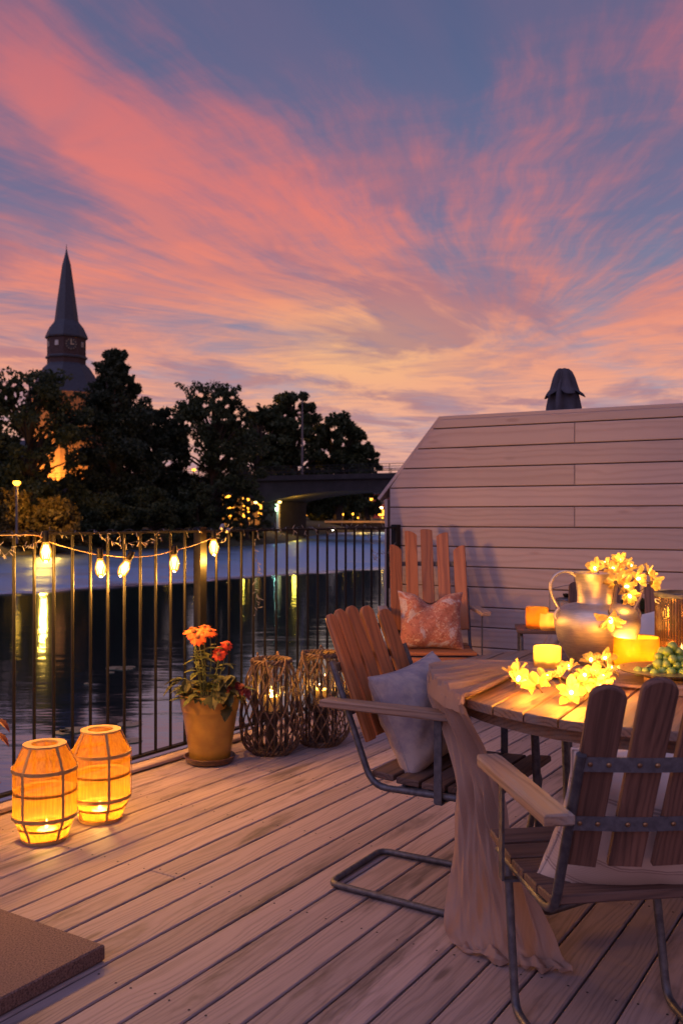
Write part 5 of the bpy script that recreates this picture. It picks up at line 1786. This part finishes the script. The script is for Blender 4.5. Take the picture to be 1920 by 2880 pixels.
# ------------------------------------------------------------------ on the round table
# big aluminium two-handled vase
va = thing('metal_vase', 'big dull silver amphora vase with two looped handles', 'vase', (0.838, 3.035, TZ))
MB().lathe([(0.080, 0.0008), (0.084, 0.004), (0.100, 0.03), (0.125, 0.075), (0.1375, 0.125), (0.1375, 0.15), (0.128, 0.175), (0.105, 0.191), (0.072, 0.1975), (0.0645, 0.1995), (0.0632, 0.204), (0.0635, 0.23), (0.0670, 0.265), (0.0745, 0.294), (0.0785, 0.298), (0.0775, 0.3), (0.0725, 0.294), (0.063, 0.25), (0.0605, 0.20)], 64).build('body', M['alu'], va)
for s_ in (-1, 1):
    pts = [(0.073, 0, 0.289), (0.090, 0, 0.300), (0.116, 0, 0.302), (0.143, 0, 0.286), (0.155, 0, 0.256), (0.150, 0, 0.225), (0.137, 0, 0.198), (0.124, 0, 0.176), (0.119, 0, 0.162), (0.124, 0, 0.148), (0.136, 0, 0.147), (0.143, 0, 0.158), (0.138, 0, 0.172), (0.130, 0, 0.182)]
    MB().tube(spline([(s_ * a, b + (0.0 if i < 9 else -0.006), c) for i, (a, b, c) in enumerate(pts)], 6), 0.0052, 10).build('handle', M['alu'], va)
va.rotation_euler = (0, 0, R(4))

candle_glass('wide yellow candle glass right of the vase', (0.925, 2.905, TZ), 0.0700, 0.105, 'yellow_glass', 14.0, CG, 0.35, flame=0.03)
candle_glass('cream candle glass left of the vase', (0.642, 2.885, TZ), 0.0430, 0.078, 'cream_glass', 6.0, CG, 0.45)
candle_glass('little yellow candle glass tucked behind the wide yellow one', (1.045, 3.02, TZ), 0.044, 0.080, 'cream_glass', 4.0, CG, 0.4)

# ribbed glass jar with metal rim
rj = thing('ribbed_jar', 'tall ribbed smoky glass jar with a metal rim', 'jar', (1.098, 2.96, TZ))
prof = [(0.088, 0.0008), (0.090, 0.004), (0.090, 0.225), (0.087, 0.225), (0.086, 0.006), (0, 0.005)]
MB().lathe(prof, 240, ripple=0.012, rn=60).build('glass_wall', M['smoke_glass'], rj)
MB().lathe([(0.0895, 0.2255), (0.094, 0.2285), (0.094, 0.238), (0.0895, 0.241), (0.083, 0.241), (0.083, 0.2265)], 48, close=True).build('rim', M['strap'], rj)
MB().tube(fillet([(-0.088, -0.02, 0.218), (-0.101, -0.02, 0.222), (-0.101, -0.02, 0.212), (-0.088, -0.02, 0.206)], 0.004), 0.0022, 6).build('wire_clip', M['alu'], rj)
tealight('candle glowing inside the ribbed glass jar', (1.085, 2.95, TZ + 0.006), 1.3, r=0.035, h=0.06, flame=0.024, cup=False, name='pillar_candle')

# serving board, plate, grapes and cheese
sb_ = plank_mb(0.36, 0.20, 0.028, 0.004).build('serving_board', M['pale_wood'])
tag(sb_, 'pale wooden serving board under the dark plate', 'serving board')
frame(sb_, (0.865, 2.565, TZ), (0.97, -0.06, 0))
pl_ = thing('plate', 'dark rimmed plate with an ochre glaze holding grapes', 'plate', (0.925, 2.62, TZ + 0.0285))
M['plate_glaze'] = simple('ochre_plate_glaze', (0.34, 0.17, 0.05, 1), (0.24, 0.11, 0.035, 1), rough=0.3, scale=60, bump=0.1, coat=0.3)
M['plate_rim'] = simple('dark_rim_glaze', (0.03, 0.026, 0.034, 1), rough=0.25, bump=0, coat=0.4)
MB().lathe([(0.070, 0.0005), (0.074, 0.003), (0.138, 0.019), (0.1385, 0.0212)], 56).build('underside', M['plate_rim'], pl_)
MB().lathe([(0.1383, 0.0214), (0.134, 0.0208), (0.078, 0.0078), (0.0, 0.0065)], 56).build('glaze', M['plate_glaze'], pl_)

mgp, n = new_mat("green_grape")
p = n.n('ShaderNodeBsdfPrincipled')
tc = n.n('ShaderNodeTexCoord').outputs['Object']
rnd = n.n('ShaderNodeObjectInfo').outputs['Random']
n.set(p.inputs['Base Color'], n.mix(n.m('ADD', n.m('MULTIPLY', n.noise(tc, 60.0, 3), 0.5), n.m('MULTIPLY', rnd, 0.5)), (0.18, 0.30, 0.05, 1), (0.32, 0.42, 0.10, 1)))
p.inputs['Subsurface Weight'].default_value = 0.5
p.inputs['Subsurface Radius'].default_value = (0.01, 0.012, 0.004)
p.inputs['Subsurface Scale'].default_value = 0.5
p.inputs['Roughness'].default_value = 0.35
finish(n, p.outputs[0])
gb = thing('grape_bunch', 'bunch of green grapes piled on the plate', 'grapes', (0.925, 2.60, TZ + 0.038))
gm_ = MB()
for_sphere = [(0.0131 * math.sin(PI * i / 10), -0.0138 * math.cos(PI * i / 10)) for i in range(11)]
grm = gm_.lathe([(max(r_, 0.0), z) for r_, z in for_sphere], 16).mesh('grape', mgp)
rg = random.Random(4)
spots = []
for layer, (cnt, rx, ry, z) in enumerate(((20, 0.062, 0.050, 0.010), (16, 0.050, 0.040, 0.028), (12, 0.040, 0.030, 0.046), (7, 0.026, 0.020, 0.062), (2, 0.010, 0.008, 0.075))):
    tries = 0
    got = 0
    while got < cnt and tries < 900:
        tries += 1
        a = rg.uniform(0, 2 * PI); k = math.sqrt(rg.uniform(0.05, 1))
        q_ = Vector((k * rx * math.cos(a) + 0.004, k * ry * math.sin(a), z + rg.uniform(-.003, .004)))
        if all((q_ - o_).length > 0.0205 for o_ in spots):
            spots.append(q_); got += 1
for q_ in (Vector((-0.075, -0.012, 0.010)), Vector((-0.092, -0.004, 0.0095)), Vector((-0.060, -0.045, 0.0105)), Vector((0.055, -0.05, 0.012)), Vector((0.02, -0.058, 0.0115))):
    spots.append(q_)
for q_ in spots:
    o = link('grape', grm, gb)
    o.location = q_
    sc = rg.uniform(0.86, 1.08)
    o.scale = (sc, sc, sc)
    o.rotation_euler = (rg.uniform(-1, 1), rg.uniform(-1, 1), rg.uniform(0, 6))
M['grape_stem'] = simple('grape_stem', (0.16, 0.10, 0.04, 1), rough=0.8)
MB().tube(spline([(-0.07, -0.005, 0.018), (-0.045, 0.0, 0.03), (-0.02, 0.004, 0.05), (0.0, 0.0, 0.07), (0.012, 0.004, 0.088)], 5), 0.0018, 6).build('stalk', M['grape_stem'], gb)
M['rind'] = simple('yellow_rind', (0.62, 0.30, 0.04, 1), (0.5, 0.22, 0.03, 1), rough=0.5, scale=40)
M['cheese'] = simple('pale_cheese', (0.78, 0.70, 0.50, 1), (0.72, 0.62, 0.42, 1), rough=0.55, scale=40)
for i, (x, y, z, rz_, ty) in enumerate(((0.985, 2.60, 0.078, 0.5, 0.9), (1.000, 2.575, 0.040, -0.2, 0.2), (1.022, 2.60, 0.044, 0.9, 0.4))):
    t = thing('cheese_wedge', ['upright pale cheese wedge leaning on the grapes', 'cheese wedge lying in front at the plate edge', 'cheese wedge behind at the right frame edge'][i], 'cheese', (x, y, TZ + z), 0, 'cheese wedges on the plate')
    t.rotation_euler = (0.1, -ty, rz_)
    MB().prism([(0, -0.014), (0.055, -0.004), (0.055, 0.004), (0, 0.014)], 0, 0.02, 0.001).build('paste', M['cheese'], t, False)
    MB().prism([(-0.004, -0.0148), (-0.0002, -0.0142), (-0.0002, 0.0142), (-0.004, 0.0148)], -0.0004, 0.0204).build('rind', M['rind'], t, False)

# ------------------------------------------------------------------ garlands of lit silk flowers
pmh = []
for v_ in range(3):
    rows_ = []
    for i in range(8):
        k = i / 7
        w_ = 0.0120 * math.sin(PI * (0.10 + 0.80 * k)) ** 0.75 * (0.7 + 0.55 * k)
        x = 0.004 + 0.040 * k
        z = 0.010 * k + (0.016 - 0.008 * v_) * k * k - 0.004 * (k > 0.9) * v_
        rows_.append([(x - 0.004 * k * k, -w_, z + 0.004), (x, -w_ * .5, z + 0.0006), (x + 0.002 * k, 0, z - 0.001), (x, w_ * .5, z + 0.0006), (x - 0.004 * k * k, w_, z + 0.004)])
    pmh.append(MB().grid(rows_).mesh('petal', M['petal']))
corem = MB().lathe([(0.0, -0.004), (0.004, 0.0), (0.0052, 0.008), (0.004, 0.016), (0, 0.019)], 12).mesh('flower_lamp', M['led'])
calm = MB().lathe([(0.0022, -0.026), (0.0024, -0.012), (0.0065, -0.004), (0.0085, 0.001), (0.0, 0.002)], 10).mesh('calyx', M['calyx'])


def silk_flower(parent, p, nrm, sc=1.0, lit=True, seed=0, power=0.22):
    rg = random.Random(seed)
    o = link('flower_lamp', corem, parent)
    nrm = Vector(nrm)
    frame(o, Vector(p), nrm.orthogonal(), nrm)
    o.scale = (sc, sc, sc)
    link('calyx', calm, o)
    for ring in range(2):
        for k in range(5):
            q_ = link('petal', pmh[rg.randrange(3)], o)
            q_.rotation_euler = (rg.uniform(-.15, .15), R(rg.uniform(-14, 6) - 22 * ring), 2 * PI * (k + 0.5 * ring) / 5 + rg.uniform(-.12, .12))
            s_ = rg.uniform(0.9, 1.1) * (1 - 0.22 * ring)
            q_.scale = (s_, s_, s_)
    if lit:
        lamp('flower_light', o, (0, 0, 0.045), power * 0.55, (1.0, 0.46, 0.05), 0.012)


ga = thing('flower_lights', 'garland of glowing cream silk flowers on the table below the vase', 'flower lights', (0.7, 2.8, TZ))
o0 = Vector((0.7, 2.8, TZ))
PILE = [  # px, py, height above the table, facing, lit
    (1455, 1915, 0.035, (0.2, -0.6, 0.9), 1), (1452, 1893, 0.05, (-0.5, 0.1, 1), 0), (1512, 1930, 0.040, (-0.3, 0.75, 0.55), 1), (1605, 1950, 0.030, (-0.15, -1, 0.45), 1), (1572, 1905, 0.030, (-0.2, 0.3, 1), 1),
    (1600, 1882, 0.040, (-0.4, -0.2, 1), 1), (1640, 1905, 0.035, (0.2, -0.6, 0.8), 0), (1668, 1895, 0.045, (0.0, -0.6, 0.8), 1), (1662, 1862, 0.05, (-0.2, -0.5, 1), 0), (1698, 1852, 0.045, (0.1, -1, 0.35), 1),
    (1690, 1910, 0.035, (0.3, -0.4, 0.9), 0), (1685, 1933, 0.028, (0.0, -0.9, 0.5), 1), (1628, 1930, 0.03, (0.3, 0.2, 1), 0), (1712, 1885, 0.03, (0.5, -0.3, 0.9), 0), (1540, 1912, 0.03, (-0.2, -0.2, 1), 0), (1650, 1945, 0.02, (0.3, -0.5, 0.8), 0)]
pp_ = []
for i, (px, py, h_, nr, lit) in enumerate(PILE):
    P_ = gr(px, py, TZ + h_)
    pp_.append(P_ - o0)
    silk_flower(ga, P_ - o0, nr, 0.92 if i < 4 else 0.80, True, 60 + i, 0.30 if lit else 0.10)
MB().tube(spline(sorted(pp_, key=lambda q_: q_.x), 5), 0.0012, 5).build('wire', M['calyx'], ga)
for px, py, h_ in ((1480, 1905, 0.05), (1575, 1925, 0.06), (1645, 1880, 0.07), (1700, 1895, 0.06), (1622, 1922, 0.06)):  # added bare lamps between the flowers, to spread warm glow over the table
    lamp('table_fill_light', ga, gr(px, py, TZ + h_) - o0, 1.7, (1.0, 0.38, 0.03), 0.015)
gv = thing('flower_lights', 'glowing silk flowers sprouting from the vase mouth', 'flower lights', (0.86, 3.03, TZ + 0.29))
o1 = Vector((0.86, 3.03, TZ + 0.29))
VASE = [(1740, 1582, 3.06, (0.0, -0.45, 1), 1), (1676, 1603, 3.02, (-0.6, -0.6, 0.6), 1), (1705, 1592, 3.09, (-0.4, 0.1, 1), 0), (1790, 1628, 3.00, (0.35, -1, 0.15), 1), (1822, 1612, 3.06, (1, -0.2, 0.4), 0), (1832, 1640, 3.08, (1, 0.2, -0.2), 0),
        (1768, 1673, 2.97, (0.1, -0.9, -0.5), 1), (1730, 1638, 2.95, (-0.2, 0.9, 0.3), 0), (1742, 1622, 3.02, (0.2, -0.8, 0.5), 0), (1770, 1600, 3.08, (0.4, -0.1, 1), 0), (1722, 1605, 3.04, (-0.1, -0.7, 0.7), 0), (1757, 1650, 2.99, (0.4, -0.8, 0.1), 0)]
pp_ = []
for i, (px, py, Y, nr, lit) in enumerate(VASE):
    P_ = at(px, py, Y)
    pp_.append(P_ - o1)
    silk_flower(gv, P_ - o1, nr, 0.86, True, 90 + i, 0.34 if lit else 0.10)
P_ = at(1715, 1738, 2.865)
silk_flower(gv, P_ - o1, (-0.05, -0.75, -0.65), 1.15, True, 120, 0.35)
MB().tube(spline([Vector((0, 0, -0.04))] + pp_[:3] + pp_[3:8], 5), 0.0012, 5).build('wire', M['calyx'], gv)
MB().tube(spline([pp_[7], (pp_[7] + P_ - o1) / 2 + Vector((-0.01, -0.03, 0.0)), P_ - o1 + Vector((0, 0.01, 0.02))], 6), 0.0012, 5).build('wire', M['calyx'], gv)

# dark little shrub in a pot behind the far chair
sh = at(1812, 1720, 5.0)
sg = thing('potted_shrub', 'dark little shrub behind the half hidden chair', 'plant', (sh.x, sh.y, 0))
MB().lathe([(0.10, 0), (0.14, 0.28), (0.15, 0.30), (0.13, 0.29), (0, 0.27)], 24).build('pot_wall', M['saucer'], sg)
rng = np.random.default_rng(77)
ps_ = np.clip(rng.normal(size=(900, 3)), -1.6, 1.6) * np.array([0.08, 0.08, 0.10]) + np.array([0, 0, 0.58])
link('foliage', quads_mesh('foliage', leaf_quads(ps_, 0.026, rng), M['plant_leaf_dark']), sg)
MB().tube([(0, 0, 0.27), (0, 0, 0.7)], 0.012, 6).build('stem', M['trunk'], sg)

# lily pads on the river
M['lily'] = simple('lily_pad', (0.10, 0.14, 0.08, 1), (0.16, 0.2, 0.12, 1), rough=0.3, scale=6, coat=0.3)
for i, (px, py, r_) in enumerate(((325, 1880, .17), (350, 1882, .15), (362, 1878, .12), (310, 1893, .07), (365, 2038, .16), (205, 2056, .17), (178, 2062, .12), (370, 2085, .13), (247, 1924, .06))):
    P_ = gr(px, py, WZ)
    pts = [(0, 0)] + [(r_ * math.cos(a), r_ * math.sin(a)) for a in np.linspace(0.25, 2 * PI - 0.25, 22)]
    o = MB().prism(pts, 0.004, 0.012).build('lily_pad', M['lily'], None, False)
    o.location = (P_.x, P_.y, WZ)
    o.rotation_euler = (0, 0, random.uniform(0, 6))
    tag(o, ['left pad of the lily pads in mid river', 'middle pad of the lily pads in mid river', 'right pad of the lily pads in mid river', 'tiny lily pad left of the mid river pads', 'lily pad above the rear bamboo lantern',
            'lily pad left of the rear bamboo lantern', 'smaller lily pad at the far left of the near ones', 'lily pad just right of the rear bamboo lantern', 'single tiny lily pad farther left in dark water'][i], 'lily pad', 'lily pads on the river')
